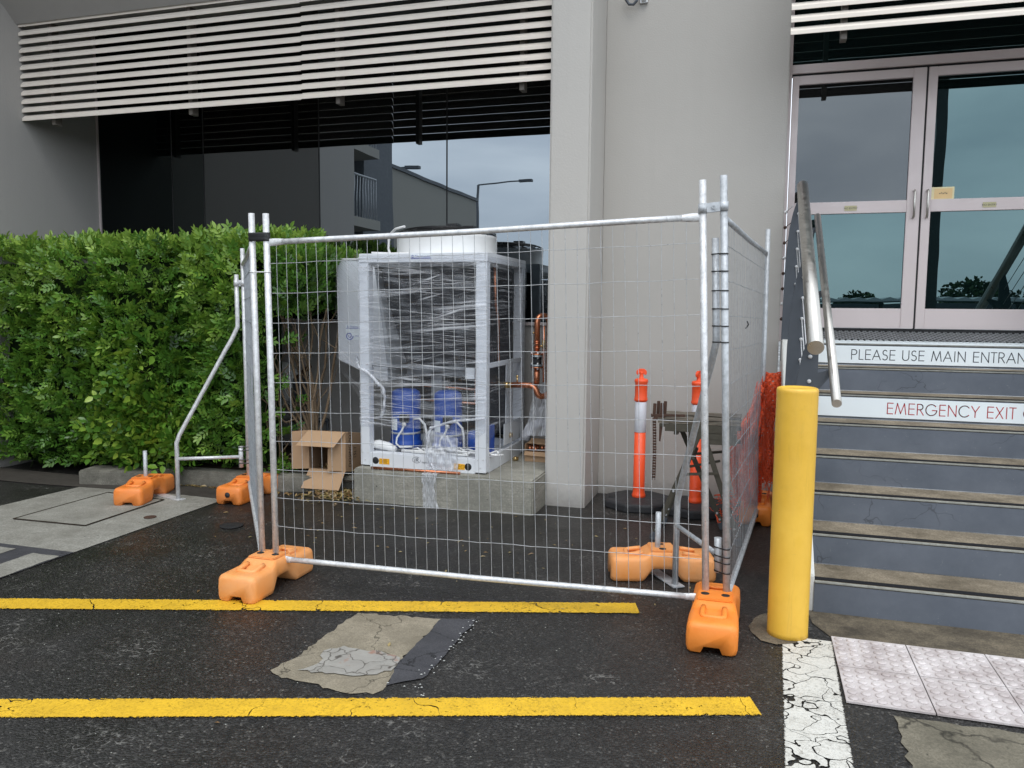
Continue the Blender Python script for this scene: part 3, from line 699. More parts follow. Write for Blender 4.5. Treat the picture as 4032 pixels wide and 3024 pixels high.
# sign boards on two risers with thin stroke lettering
def signb(x0, x1, k, zoff, hh, label):
    y = Y0+k*T_
    T = thing('sign_board', label, 'sign', (x0, y, k*H_+zoff))
    mb = MB(); mb.box((x0, y-.008, k*H_+zoff), (x1, y-.0025, k*H_+zoff+hh)); obj('board', mb, 'sign_white', T, .001)
    return T, y-.0085, k*H_+zoff
def arc(cx, cy, rx, ry, a0, a1, n=18): return [(cx+rx*math.cos(rad(a0+(a1-a0)*i/n)), cy+ry*math.sin(rad(a0+(a1-a0)*i/n))) for i in range(n+1)]
GL = {'P': (.62, [[(.08, 0), (.08, 1)], [(.08, 1), (.32, 1)]+arc(.32, .745, .25, .255, 90, -90)+[(.08, .49)]]),
 'L': (.50, [[(.08, 1), (.08, 0), (.46, 0)]]), 'E': (.60, [[(.54, 1), (.08, 1), (.08, 0), (.54, 0)], [(.08, .53), (.52, .53)]]),
 'A': (.82, [[(.03, 0), (.41, 1), (.79, 0)], [(.16, .34), (.66, .34)]]),
 'S': (.56, [arc(.28, .755, .20, .245, 40, 250, 14)+arc(.28, .26, .23, .26, 70, -145, 16)]),
 'U': (.74, [[(.08, 1), (.08, .32)]+arc(.37, .30, .29, .30, 180, 360, 16)+[(.66, 1)]]),
 'M': (1.0, [[(.05, 0), (.20, 1), (.50, .06), (.80, 1), (.95, 0)]]), 'I': (.22, [[(.11, 0), (.11, 1)]]),
 'N': (.80, [[(.08, 0), (.08, 1), (.72, 0), (.72, 1)]]), 'T': (.50, [[(0, 1), (.50, 1)], [(.25, 1), (.25, 0)]]),
 'R': (.64, [[(.08, 0), (.08, 1), (.30, 1)]+arc(.30, .745, .24, .255, 90, -90)+[(.08, .49)], [(.30, .49), (.60, 0)]]),
 'C': (.92, [arc(.50, .5, .46, .51, 42, 318, 30)]), 'G': (1.0, [arc(.50, .5, .46, .51, 42, 350, 30)+[(.955, .46), (.58, .46)]]),
 'Y': (.66, [[(.02, 1), (.33, .46), (.64, 1)], [(.33, .46), (.33, 0)]]), 'X': (.66, [[(.05, 1), (.60, 0)], [(.60, 1), (.05, 0)]]),
 'O': (1.04, [arc(.52, .5, .48, .51, 0, 360, 36)]), ' ': (.36, [])}
def strokes(s, x, z, h, y, m, T, th=.085, track=.115):
    cx = x
    for ch in s:
        wd, st = GL[ch]; mb = MB()
        for pl in st:
            P = [Vector((cx+u*h, 0, z+v*h)) for u, v in pl]
            for a, b in zip(P, P[1:]):
                d = (b-a)
                if d.length < 1e-6: continue
                d.normalize(); nrm = Vector((-d.z, 0, d.x))*th*h/2; e = d*th*h/2*.9
                q = [a-e+nrm, b+e+nrm, b+e-nrm, a-e-nrm]
                mb.add([(v.x, y, v.z) for v in q], [(0, 1, 2, 3)])
        cx += (wd+track)*h
        if st: obj('letter', mb, m, T)
    return cx
T1, yy, zz = signb(.40, 2.9, 7, .018, .136, 'white sign board reading PLEASE USE MAIN ENTRANCE on the top riser')
strokes('PLEASE USE MAIN ENTRANCE', .735, zz+.031, .0745, yy, 'ink_dark', T1)
T2, yy, zz = signb(.40, 2.9, 5, .018, .136, 'white sign board with red EMERGENCY EXIT ONLY lettering two risers down')
strokes('EMERGENCY EXIT ONLY', .912, zz+.031, .0745, yy, 'ink_red', T2)

# balustrade
def balustrade(label, mir):
    def flip(mb): mb.v = [(mir(x), y, z) for x, y, z in mb.v]; return mb
    def obj(name, mb, m, parent=None, bevel=0.): return OBJ(name, flip(mb), m, parent, bevel)
    R_ = thing('handrail', label, 'handrail', (mir(.31), 4.6, 0))
    def axis(y): return 1.43+.505*(y-4.4)
    mb = MB(); mb.tube([(.312, 4.38, axis(4.38)), (.318, 5.5, axis(5.5)), (.326, 6.62, axis(6.62)), (.328, 6.70, axis(6.70)-.004), (.328, 6.74, axis(6.74)-.03)], .0415, 28); obj('rail', mb, 'steel', R_)
    mb = MB(); mb.tube([(.416, 4.28, 1.145), (.452, 6.78, 2.36)], .0245, 20); obj('lower_rail', mb, 'steel', R_)
    FY = [4.62, 5.55, 6.60]
    for fi, y in enumerate(FY):
        zt = axis(y)-.03; zb = [.30, .80, 1.22][fi]
        L = [(.335, zt), (.302, zt), (.288, zt-.05), (.262, zt-.14), (.240, zt-.26), (.226, zt-.42), (.217, zt-.60), (.210, zb+.05), (.210, zb), (.345, zb), (.345, zt-.1)]
        mb = MB(); mb.prism(L, lambda u, v, t: (u, t, v), y-.006, y+.006); pl = obj('plate_post', mb, 'plate', R_, .002)
        mb = MB()
        for c in range(6):
            z = axis(y)-.18-c*.135
            if z < zb+.05: break
            mb.lathe([(.012, 0), (.012, .010), (.006, .016)], (0, 0, 0), 8, Matrix.Translation((.302, y-.006, z)) @ Matrix.Rotation(PI/2, 4, 'X'))
        obj('bolt', mb, 'galv', pl)
        # bracket that carries the lower rail
        zr = 1.145+(y-4.28)*.486; xr = .416+(y-4.28)*.0144
        mb = MB(); mb.prism([(.33, zr-.16), (.33, zr-.04), (xr, zr-.012), (xr+.006, zr-.03)], lambda u, v, t: (u, t, v), y-.005, y+.005); obj('bracket', mb, 'plate', pl)
    for c in range(6):
        mb = MB(); mb.tube([(.302, FY[0], axis(FY[0])-.18-c*.135), (.300, FY[2], axis(FY[2])-.18-c*.135)], .0035, 6); obj('cable', mb, 'galv', R_)
    for c in range(8):
        z = 2.395-c*.121
        mb = MB(); mb.tube([(.212, 6.80, z), (.212, 6.765, z)], .006, 8); mb.lathe([(.004, -.014), (.012, -.006), (.012, .006), (.004, .014)], (.212, 6.757, z), 8); mb.tube([(.212, 6.757, z), (.262, 6.606, z+.03)], .003, 6)
        obj('cable_anchor', mb, 'rust' if c % 3 else 'galv', R_)


OBJ = obj
balustrade('brushed steel stair handrail on dark curved plate posts with cables', lambda x: x)
balustrade('matching steel handrail on the far side of the stairs, seen reflected in the door', lambda x: 2.52-x)

# ================================================================== BEHIND THE CAMERA (seen in the glass)
def wing(x0, y0, x1, y1, h): 
    mb = MB(); mb.box((x0, y0, -.05), (x1, y1, h)); return mb
W = thing('rear_wing', 'long plain grey rear wing of the car park seen only as a reflection', 'building', (-11, -10, 0))
obj('wall', wing(-22, -13.6, -10.0, -5.6, 5.60), 'wing', W)
mb = MB(); mb.box((-22.1, -13.7, 5.60), (-9.95, -5.5, 5.70)); obj('coping', mb, 'plate', W)
mb = MB(); mb.box((-10.3, -5.4, 0), (-9.5, -3.7, 8.5)); obj('column', mb, 'plate', W)
for z in (2.0, 3.75, 5.5):
    mb = MB(); mb.box((-11.5, -3.6, z-.22), (-9.0, -1.4, z)); obj('floor_slab', mb, 'wing', W)
    mb = MB(); mb.tube([(-9.05, -3.5, z+1.0), (-9.05, -1.5, z+1.0)], .025, 6)
    for k in range(15): mb.tube([(-9.05, -3.5+k*.14, z), (-9.05, -3.5+k*.14, z+1.0)], .012, 5)
    obj('railing', mb, 'galv_dull', W)
mb = MB(); mb.box((-12, -4.6, 0), (-11.5, -1.4, 4.4)); obj('wall', mb, 'plate', W)
def lamp_post(x, y, h, arm, label):
    t = thing('street_lamp', label, 'street lamp', (x, y, 0), 0)
    mb = MB(); mb.tube([(x, y, 0), (x, y, h)], .07, 8, rs=[.09, .05]); obj('pole', mb, 'plate', t)
    mb = MB(); mb.bar((x, y, h), (x+arm, y, h+.06), .05, .05); mb.box((x+arm-.25, y-.1, h), (x+arm+.25, y+.1, h+.1)); obj('lamp_head', mb, 'plate', t)
lamp_post(-14, -11, 6.4, 2.6, 'street lamp with a long arm beside the rear wing')
lamp_post(-10.8, -16, 6.6, 2.0, 'street lamp past the far end of the rear wing')
lamp_post(17, -32, 5.6, -1.6, 'low car park lamp in front of the far trees')
t = thing('steel_column', 'dark square steel column standing in the car park behind the viewer', 'column', (3.65, -7, 0))
mb = MB(); mb.box((3.86, -7.12, 0), (4.10, -6.88, 9)); obj('shaft', mb, 'black', t)
t = thing('shade_canopy', 'long low corrugated canopy roof across the far car park', 'canopy', (5, -38, 0))
mb = MB(); mb.prism([(x_, .12*(i % 2)) for i, x_ in enumerate(np.linspace(-8, 50, 160))]+[(50, -.1), (-8, -.1)], lambda u, v, q: (u, q, 2.35+v), -38, -33); obj('roof', mb, 'galv_dull', t)
mb = MB()
for k in range(9): mb.box((-7+k*7, -37.1, 0), (-6.8+k*7, -36.9, 2.26))
obj('posts', mb, 'plate', t)
mb = MB(); mb.box((-60, -40, 0), (90, -39.5, 2.2)); 
t = thing('dark_filler_wall', 'dark wall added beyond the far car park to give a dark band in the reflection', 'wall', (0, -39.8, 0)); obj('wall', mb, 'plate', t)  # added as dark fill below the reflected canopy
r = random.Random(5)
def far_tree(x, y, h, rr, label):
    t = thing('tree', label, 'tree', (x, y, 0), group='trees beyond the car park')
    mb = MB(); mb.tube([(x, y, 0), (x+.2, y, h*.5), (x, y, h*.8)], .3, 7, rs=[.35, .22, .08]); obj('trunk', mb, 'bark', t)
    mb = MB(); N_ = 1500
    for k in range(N_):
        a = r.uniform(0, 2*PI); e = r.uniform(-.5, 1); q = rr*(.5+.5*r.random()**.5)*(1+.3*mnoise.noise(Vector((math.cos(a)*2+x, math.sin(a)*2, e*2))))
        c = Vector((x+math.cos(a)*math.sqrt(max(0, 1-e*e))*q, y+math.sin(a)*math.sqrt(max(0, 1-e*e))*q, h-rr*.8+e*q*.75)); s1 = r.uniform(.10, .24)
        u = Vector((r.gauss(0, 1), r.gauss(0, 1), r.gauss(0, 1))).normalized()*s1; v = u.orthogonal().normalized()*s1*.7
        mb.add([c-u, c+v, c+u, c-v], [(0, 1, 2, 3)])
    obj('crown', mb, 'leaf_far', t)
words = ['broad dark', 'low rounded', 'tall spreading', 'ragged', 'small', 'wide', 'lopsided', 'dense', 'thin', 'squat']
for k, (x, y, h, rr) in enumerate([(2, -52, 3.6, 2.2), (8, -55, 3.3, 2.0), (15, -50, 4.2, 2.6), (21, -54, 4.0, 3.0), (27, -50, 4.2, 3.0), (23, -40, 6.3, 3.4), (29, -42, 7.0, 4), (36, -52, 4.6, 3.5), (-4, -54, 3.3, 2.4), (43, -48, 5, 4)]):
    far_tree(x, y, h, rr, f'{words[k]} tree on the far side of the car park, reflected in the door glass')

# ================================================================== CONCRETE PAD
mb = MB()
def padf(u, v):  # front face slightly uneven
    return None
mb.box((-3.15, 5.85, -.03), (-1.5955, 7.25, .275))
bm_pad = obj('concrete_pad', mb, 'pad', None, .012); tag(bm_pad, 'rough board-marked concrete plinth under the wrapped chiller unit', 'plinth')

# ================================================================== FENCE FEET
def foot_mesh():
    L, W = .31, .117; N_ = 40; mb = MB(); rings = []
    def sst(a, b, x): t = max(0, min(1, (x-a)/(b-a))); return t*t*(3-2*t)
    for i in range(N_+1):
        t = -1+2*i/N_; x = L*t; a = abs(t)
        zt = .150+.030*(1-sst(.20, .40, a)); zb = .072*(1-sst(.16, .42, a))
        w_ = W*(.86+.14*sst(.12, .45, a))
        e = sst(.93, 1.0, a); w_ -= .016*e; zt -= .018*e; zb += .010*e
        notch = .030*sst(.62, .78, a); rc = .026
        pocket = .022*math.exp(-((a-.58)/.10)**4)
        pts = [(-w_+.018, zb), (-.050, zb), (-.036, zb+notch), (.036, zb+notch), (.050, zb), (w_-.018, zb), (w_-.004, zb+.008), (w_+.002, zb+.03), (w_+.003, (zb+zt)/2),
               (w_, zt-rc), (w_-.008, zt-.009), (w_-rc, zt), (.062, zt), (.050, zt-pocket), (-.050, zt-pocket), (-.062, zt), (-w_+rc, zt), (-w_+.008, zt-.009), (-w_, zt-rc), (-w_-.003, (zb+zt)/2), (-w_-.002, zb+.03), (-w_+.004, zb+.008)]
        rings.append([(x, p, q) for p, q in pts])
    n = len(rings[0]); vs = [p for r in rings for p in r]; fs = []
    for i in range(N_):
        for k in range(n): a = i*n+k; b = i*n+(k+1) % n; fs.append((a, b, b+n, a+n))
    fs.append(tuple(range(n))); fs.append(tuple(range(N_*n, N_*n+n))[::-1])
    mb.add(vs, fs, True); return mb
FEET = {}
def foot(x, y, rz, m, label, plug=False):
    T = thing('ballast_block', label, 'ballast block', (x, y, 0), rad(rz), 'orange plastic feet of the temporary fence')
    if 'body' in FEET:
        me = FEET['body'].copy(); me.materials.clear(); link('body', me, MAT[m], T)
    else: FEET['body'] = obj('body', foot_mesh(), m, T, local=True).data
    for s in (-1, 1):
        mb = MB()
        pts = [(s*.118, -.050, .161), (s*.150, -.051, .157), (s*.185, -.052, .152), (s*.207, -.050, .148), (s*.214, -.040, .147), (s*.214, .040, .147), (s*.207, .050, .148), (s*.185, .052, .152), (s*.150, .051, .157), (s*.118, .050, .161)]
        mb.tube(pts, .0135, 10); obj('grip', mb, m, T, local=True)
    mb = MB(); mb.box((-.075, -.086, .174), (.075, .086, .1865)); obj('socket_plate', mb, m, T, .006, local=True)
    for py in (-.05, .05): mb = MB(); mb.lathe([(.0215, .1866), (.0215, .1872), (.001, .1872)], (0, py, 0), 14); obj('socket', mb, 'seam', T, local=True)
    if plug:
        mb = MB(); mb.lathe([(.022, 0), (.022, .004), (.001, .005)], (0, 0, 0), 16, Matrix.Translation((-.311, 0, .085)) @ Matrix.Rotation(-PI/2, 4, 'Y')); obj('cap', mb, 'rubber', T, local=True)
    return T
foot(-2.635, 3.865, 90, 'orange_a', 'faded peach orange fence foot under the left corner posts, on the yellow line')
foot(-.135, 4.00, 90, 'orange_b', 'bright orange fence foot nearest the viewer under the right corner posts')
foot(-.485, 4.74, 15.5, 'orange_a', 'faded orange fence foot seen side-on behind the front mesh, holding the brace pin')
foot(-4.83, 5.36, 106, 'orange_c', 'orange fence foot on the pale concrete with a short steel pin standing in it')
foot(-4.04, 5.68, 92, 'orange_c', 'orange fence foot with a dark round cap in its end, below the hedge', True)
foot(.075, 6.42, 88, 'orange_b', 'orange fence foot half hidden behind the yellow bollard', True)

# ================================================================== FENCE PANELS
def panel(label, bl, tl, br, tr, zb, zt, nv, hz, m, rr=.0178, wm='wire', noises=0):
    BL, TL, BR, TR = map(Vector, (bl, tl, br, tr))
    T = thing('temporary_fence', label, 'temporary fence', tuple((BL+BR)/2*1.0), 0, 'mesh panels of the temporary fence')
    def post(B_, T_): 
        mb = MB(); mid = (B_+T_)/2+Vector((.002, 0, 0)); mb.tube([B_, mid, T_], rr, 14); o = obj('post', mb, m, T)
        return o
    post(BL, TL); post(BR, TR)
    def at(B_, T_, z): f = (z-B_.z)/(T_.z-B_.z); return B_.lerp(T_, f)
    n = (BR-BL).cross(Vector((0, 0, 1))).normalized()
    for k, z in enumerate((zb, zt)):
        a, b = at(BL, TL, z[0]), at(BR, TR, z[1]); d = (b-a).normalized()
        mb = MB(); mb.tube([a+d*.10, a+d*.3, a.lerp(b, .5)+Vector((0, 0, -.006)), b-d*.3, b-d*.10], .0158, 12)
        # flattened ends, welded to the posts
        for e, s in ((a, 1), (b, -1)):
            vs = []; 
            for q, (hh, ww) in ((.012, (.021, .007)), (.06, (.021, .008)), (.11, (.0158, .0158))):
                c = e+d*s*q; 
                for kk in range(12):
                    an = 2*PI*kk/12; vs.append(c+n*math.cos(an)*ww+Vector((0, 0, 1))*math.sin(an)*hh)
            fs = [(i*12+kk, i*12+(kk+1) % 12, (i+1)*12+(kk+1) % 12, (i+1)*12+kk) for i in range(2) for kk in range(12)]
            mb.add(vs, fs, True)
        obj('rail', mb, m, T)
    r = random.Random(int(abs(bl[0]*100))+3)
    def P(u, v):
        a = at(BL, TL, zb[0]+(zt[0]-zb[0])*v); b = at(BR, TR, zb[1]+(zt[1]-zb[1])*v); return a.lerp(b, u)
    for i in range(nv):
        u = .026+(.966-.026)*i/(nv-1); pts = []
        for k in range(9):
            v = .002+.996*k/8; q = P(u, v)+Vector((r.gauss(0, .0008), 0, 0))
            pts.append(q-n*.004*(-1))
        if r.random() < .12: pts[4] += Vector((r.uniform(-.006, .006), .004, 0)); 
        mb = MB(); mb.tube(pts, .0015, 5, False); obj('vertical_wire', mb, wm, T)
    for h_ in hz:
        pts = []
        for k in range(25):
            u = .008+.984*k/24; pts.append(P(u, h_)+n*.0015+Vector((0, 0, .0022*math.sin(k*1.9+h_*9)+r.gauss(0, .0008))))
        mb = MB(); mb.tube(pts, .0017, 5, False); obj('horizontal_wire', mb, wm, T)
    return T, P
HZ = [.105+.0925*i for i in range(9)]
HZ = [(.19-.0)/1.812+i*.167/1.812 for i in range(9)]+[.19/1.812+9*.167/1.812]
HZ = [h for h in HZ if h < .97]
PA, PAf = panel('front mesh fence panel with shiny rails, facing the viewer', (-2.603, 3.898, .08), (-2.629, 3.898, 2.123), (-.182, 4.055, .08), (-.264, 4.055, 2.242), (.151, .142), (1.963, 2.064), 38, HZ, 'galv')
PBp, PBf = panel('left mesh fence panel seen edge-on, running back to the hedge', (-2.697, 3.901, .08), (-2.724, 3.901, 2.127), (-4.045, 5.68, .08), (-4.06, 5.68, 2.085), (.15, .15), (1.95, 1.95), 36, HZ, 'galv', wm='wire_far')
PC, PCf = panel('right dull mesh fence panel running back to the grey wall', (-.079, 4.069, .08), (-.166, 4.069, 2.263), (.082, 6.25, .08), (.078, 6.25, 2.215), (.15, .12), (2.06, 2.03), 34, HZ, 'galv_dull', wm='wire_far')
# coupler between the right corner posts
def on(B_, T_, z): B_, T_ = Vector(B_), Vector(T_); return B_.lerp(T_, (z-B_.z)/(T_.z-B_.z))
AR = lambda z: on((-.182, 4.055, .08), (-.264, 4.055, 2.242), z)
CN = lambda z: on((-.079, 4.069, .08), (-.166, 4.069, 2.263), z)
AL = lambda z: on((-2.603, 3.898, .08), (-2.629, 3.898, 2.123), z)
BN = lambda z: on((-2.697, 3.901, .08), (-2.724, 3.901, 2.127), z)
def coupler(a, b, parent, zz=0.0, h=.046, m='galv_dull'):
    d = (b-a).normalized(); n = Vector((-d.y, d.x, 0)).normalized(); mb = MB(); u = Vector((0, 0, 1))
    for c in (a, b):
        mb.lathe([(.0225, -h/2), (.0225, h/2)], tuple(c), 16)
    for s in (-1, 1):
        o = n*s*.009; q = [a+o+d*.018, b+o-d*.018]
        mb.bar(q[0], q[1], .004, h)
    c = (a+b)/2; mb.tube([c-n*.022, c+n*.022], .0055, 6); mb.tube([c-n*.022, c-n*.014], .0105, 6)
    return obj('coupler', mb, m, parent)
coupler(AR(2.105), CN(2.115), PA)
# black tape and white tie round the two left corner posts
def band(cs, r, h, m, name, parent, bulge=.0):
    """strap wrapped round two parallel tubes"""
    a, b = cs; d = (b-a); d.z = 0; d.normalize(); n = Vector((-d.y, d.x, 0)); mb = MB(); path = []
    for k in range(9): an = PI/2+PI*k/8; path.append(a+d*math.cos(an)*r+n*math.sin(an)*r)
    for k in range(9): an = -PI/2+PI*k/8; path.append(b+d*math.cos(an)*r+n*math.sin(an)*r)
    nn = len(path); rows = 7 if h > .02 else 2; vs = []
    for j in range(rows):
        for i, p in enumerate(path):
            z = -h/2+h*j/(rows-1); w_ = (bulge*math.sin(j*2.3+i*.6) if rows > 2 else 0)
            o = (p-(a+b)/2); o.z = 0; vs.append(p+o.normalized()*w_+Vector((0, 0, z)))
    fs = [(j*nn+i, j*nn+(i+1) % nn, (j+1)*nn+(i+1) % nn, (j+1)*nn+i) for j in range(rows-1) for i in range(nn)]
    mb.add(vs, fs, True); o = obj(name, mb, m, parent)
    md = o.modifiers.new('t', 'SOLIDIFY'); md.thickness = .0018; md.offset = 1
    return o
band((BN(1.995), AL(1.995)), .0195, .047, 'black', 'tape_wrap', PA, .0018)
band((BN(1.80), AL(1.80)), .0185, .005, 'white_plastic', 'cable_tie', PA)
mb = MB(); q = PCf(.45, 8/11); mb.tube([q+Vector((0, 0, .02)), q+Vector((.01, -.01, 0)), q+Vector((-.005, 0, -.025))], .004, 5); obj('cable_tie', mb, 'black', PC)

# ================================================================== FENCE BRACES
def brace(label, sx, sy, fx, fy, lean, ztop, zb1, zf, zbar, m, ties, footdir, lower=True):
    T = thing('fence_brace', label, 'fence brace', (fx, fy, 0), 0, 'bent tube braces behind the fence')
    S0 = Vector((sx, sy, 0)); F0 = Vector((fx, fy, 0))
    def st(z): return Vector((sx+lean*z, sy, z))
    pts = [st(ztop), st(zb1+.06), st(zb1)]
    a = st(zb1); b = Vector((fx, fy, zf))
    for k in range(1, 6): pts.append(a.lerp(b, .02+.03*k)+Vector((0, 0, -.004*k*(6-k)/3)))
    for k in range(5, 0, -1): pts.append(a.lerp(b, 1-(.02+.03*k))+Vector((0, 0, 0)))
    pts += [b+Vector((0, 0, -.02)), b+Vector((0, 0, -.06)), Vector((fx, fy, .012))]
    mb = MB(); mb.tube(pts, .0178, 12); obj('tube', mb, m, T)
    mb = MB(); mb.tube([Vector((fx, fy, zbar)), st(zbar)], .0145, 10); obj('cross_bar', mb, m, T)
    mb = MB(); mb.tube([st(zbar-.09), st(zbar+.09)], .0185, 12); obj('sleeve', mb, m, T)
    mb = MB(); d = Vector(footdir).normalized(); mb.bar(F0-d*.05+Vector((0, 0, .008)), F0+d*.30+Vector((0, 0, .008)), .075, .008); obj('foot_plate', mb, m, T, .002)
    for z in ties: band(((st(z)), ties[z]), .0195, .006, 'black', 'cable_tie', T)
    return T
tz = {z: Vector(CN(z)) for z in (1.885, 1.80, 1.705, 1.615, 1.53, 1.45, .405, .362, .33, .28)}
brace('dull grey brace tied to the right corner post with black cable ties', -.118, 4.103, -.386, 4.60, -.040, 1.965, 1.45, .52, .36, 'galv_dull', tz, (-.35, .5, 0))
bz = {z: Vector((-4.05, 5.68, z)) for z in (.43, .40, .32, .29)}
TB = brace('shiny bent brace standing in front of the hedge beside the left panel', -4.098, 5.655, -4.53, 5.395, -.004, 1.87, 1.44, .50, .345, 'galv', bz, (-.8, .25, 0))
coupler(Vector((-4.105, 5.655, 1.80)), Vector((-4.057, 5.68, 1.80)), TB, h=.05, m='galv')
def pin(x, y, label):
    mb = MB(); mb.tube([(x, y, .06), (x, y, .40)], .0165, 12); o = obj('steel_pin', mb, 'galv_dull'); tag(o, label, 'steel pin', 'steel pins that stand in the fence feet')
pin(-.505, 4.72, 'steel pin standing in the faded foot behind the front mesh')
pin(-4.83, 5.37, 'steel pin standing in the orange foot on the pale concrete')

# ================================================================== BOLLARD
t = thing('yellow_bollard', 'thick yellow steel bollard at the foot of the stairs', 'bollard', (.216, 4.065, 0))
mb = MB(); r_ = .097
mb.lathe([(r_+.002, 0), (r_, .03), (r_, 1.215), (r_+.0005, 1.225), (r_-.003, 1.236), (r_-.012, 1.240), (r_-.017, 1.234), (r_-.030, 1.232), (.001, 1.236)], (.216, 4.065, 0), 48)
obj('tube', mb, 'bollard', t)

# ================================================================== TRAFFIC STAKES
def stake(x, y, rot, label):
    T = thing('traffic_post', label, 'traffic post', (x, y, 0), rot, 'orange T-top posts in front of the grey wall')
    mb = MB(); pts = []
    mb.lathe([(.285, 0), (.292, .012), (.292, .055), (.280, .068), (.150, .075), (.09, .076), (.001, .076)], (0, 0, 0), 8, None, False, PI/8)
    obj('base', mb, 'rubber', T, .004, local=True)
    mb = MB(); mb.box((-.245, -.05, .066), (-.190, .05, .0762)); obj('hand_slot', mb, 'seam', T, local=True)
    mb = MB(); mb.lathe([(.056, .070), (.056, .095), (.051, .105), (.047, .13), (.0455, .62)], (0, 0, 0), 24)
    mb.lathe([(.0455, .86), (.0455, .868), (.053, .872), (.055, .880), (.054, .890), (.0505, .90), (.0500, 1.015), (.0535, 1.022), (.0555, 1.033), (.0535, 1.044), (.047, 1.052), (.022, 1.056), (.017, 1.062), (.0155, 1.10), (.018, 1.108)], (0, 0, 0), 24)
    obj('shaft', mb, 'stake', T, local=True)
    mb = MB(); poly = [(-.040, 1.085), (-.024, 1.084), (-.016, 1.098), (.016, 1.098), (.024, 1.084), (.040, 1.085), (.044, 1.108), (.036, 1.124), (.018, 1.134), (-.018, 1.134), (-.036, 1.124), (-.044, 1.108)]
    mb.prism(poly, lambda u, v, q: (u, q, v), -.011, .011); obj('t_handle', mb, 'stake', T, .004, local=True)
    mb = MB(); mb.lathe([(.0462, .615), (.0475, .617), (.0475, .863), (.0462, .865)], (0, 0, 0), 24); obj('reflective_sleeve', mb, 'refl', T, local=True)
    return T
stake(-.858, 6.46, .15, 'orange post with a white sleeve standing clear of the bench, left of the two')
s2 = stake(-.40, 6.42, 1.2, 'orange post with a white sleeve half hidden behind the timber bench and fence post')

# ================================================================== FOLDING BENCH
T = thing('folding_workbench', 'old folding workbench with weathered timber top and steel legs inside the fence', 'workbench', (-.34, 5.7, 0))
for k, (y0, y1, z) in enumerate(((5.50, 5.69, .832), (5.72, 5.92, .838))):
    mb = MB(); mb.grid(lambda u, v: (-.615+.56*u, y0+(y1-y0)*v+.006*mnoise.noise(Vector((u*9, k, v))), z+.028+.004*mnoise.noise(Vector((u*5, v*14, k)))), 24, 8)
    mb.box((-.61, y0+.003, z), (-.06, y1-.003, z+.024)); obj('plank', mb, 'timber', T)
mb = MB(); mb.box((-.60, 5.497, .806), (-.07, 5.515, .829)); mb.box((-.56, 5.53, .78), (-.10, 5.86, .80)); mb.box((-.40, 5.493, .735), (-.10, 5.505, .778)); mb.box((-.56, 5.49, .7785), (-.08, 5.51, .828)); mb.box((-.55, 5.88, .775), (-.08, 5.90, .828)); mb.box((-.50, 5.50, .755), (-.47, 5.9, .80)); mb.box((-.17, 5.50, .69), (-.14, 5.9, .80)); mb.box((-.30, 5.495, .70), (-.08, 5.515, .773))
obj('frame', mb, 'olive', T, .002)
LEGS = [((-.325, 5.50, .78), (-.625, 5.49, .02)), ((-.30, 5.515, .76), (-.04, 5.52, .02)), ((-.325, 5.90, .78), (-.60, 5.93, .02)), ((-.50, 5.90, .78), (-.16, 5.92, .02))]
for a, b in LEGS:
    mb = MB(); mb.bar(a, b, .012, .036); l_ = obj('leg', mb, 'olive', T, .003)
    mb = MB(); f = Vector(a).lerp(Vector(b), .985); mb.bar(Vector(a).lerp(Vector(b), .945), Vector(b)+Vector((0, 0, -.015)), .026, .05); obj('rubber_foot', mb, 'plate', l_, .006)
    mb = MB()
    for q in (.55, .86, .92): c = Vector(a).lerp(Vector(b), q); mb.tube([c+Vector((0, -.012, 0)), c+Vector((0, .012, 0))], .008, 8)
    obj('rivet', mb, 'galv_dull', l_)
mb = MB(); mb.bar((-.44, 5.486, .484), (-.19, 5.49, .505), .008, .020); mb.bar((-.37, 5.90, .56), (-.18, 5.91, .585), .01, .02); mb.bar((-.40, 5.7, .50), (-.19, 5.7, .555), .01, .018); mb.bar((-.365, 5.49, .60), (-.365, 5.9, .60), .02, .02)
obj('cross_brace', mb, 'olive', T, .002)
mb = MB()
for z in (.855, .80, .71): 
    mb.box((-.14, 5.60, z-.012), (-.055, 5.66, z+.012))
obj('clamp_jaw', mb, 'black', T, .003)
T = thing('chain_vise', 'rusty chain vise with a hanging roller chain on the end of the timber bench', 'chain vise', (-.62, 5.58, .86))
mb = MB(); mb.bar((-.655, 5.56, .875), (-.43, 5.56, .882), .018, .016); mb.box((-.648, 5.55, .845), (-.57, 5.66, .872))
mb.tube([(-.655, 5.56, .875), (-.665, 5.56, .872)], .014, 8); obj('handle', mb, 'rust', T, .003)
mb = MB()
for x, h_, y in ((-.645, .09, 5.57), (-.622, .105, 5.60), (-.595, .095, 5.57), (-.575, .105, 5.60)):
    mb.bar((x, y, .868), (x+.004, y, .868+h_), .022, .016, (0, 1, 0))
obj('jaw', mb, 'rust', T, .002)
mb = MB()
for k in range(22):
    z = .85-k*.0195; x = -.640+.008*math.sin(k*.11); y = 5.545
    mb.tube([(x-.012, y, z), (x+.012, y, z)], .0075, 7); mb.bar((x-.009, y, z+.004), (x-.009, y, z-.022), .010, .003, (1, 0, 0)); mb.bar((x+.009, y, z+.004), (x+.009, y, z-.022), .010, .003, (1, 0, 0))
obj('chain', mb, 'rust', T)
mb = MB(); mb.prism([(-.60, .825), (-.575, .825), (-.590, .70), (-.600, .705)], lambda u, v, q: (u, q, v), 5.505, 5.512); obj('hook', mb, 'rust', T)

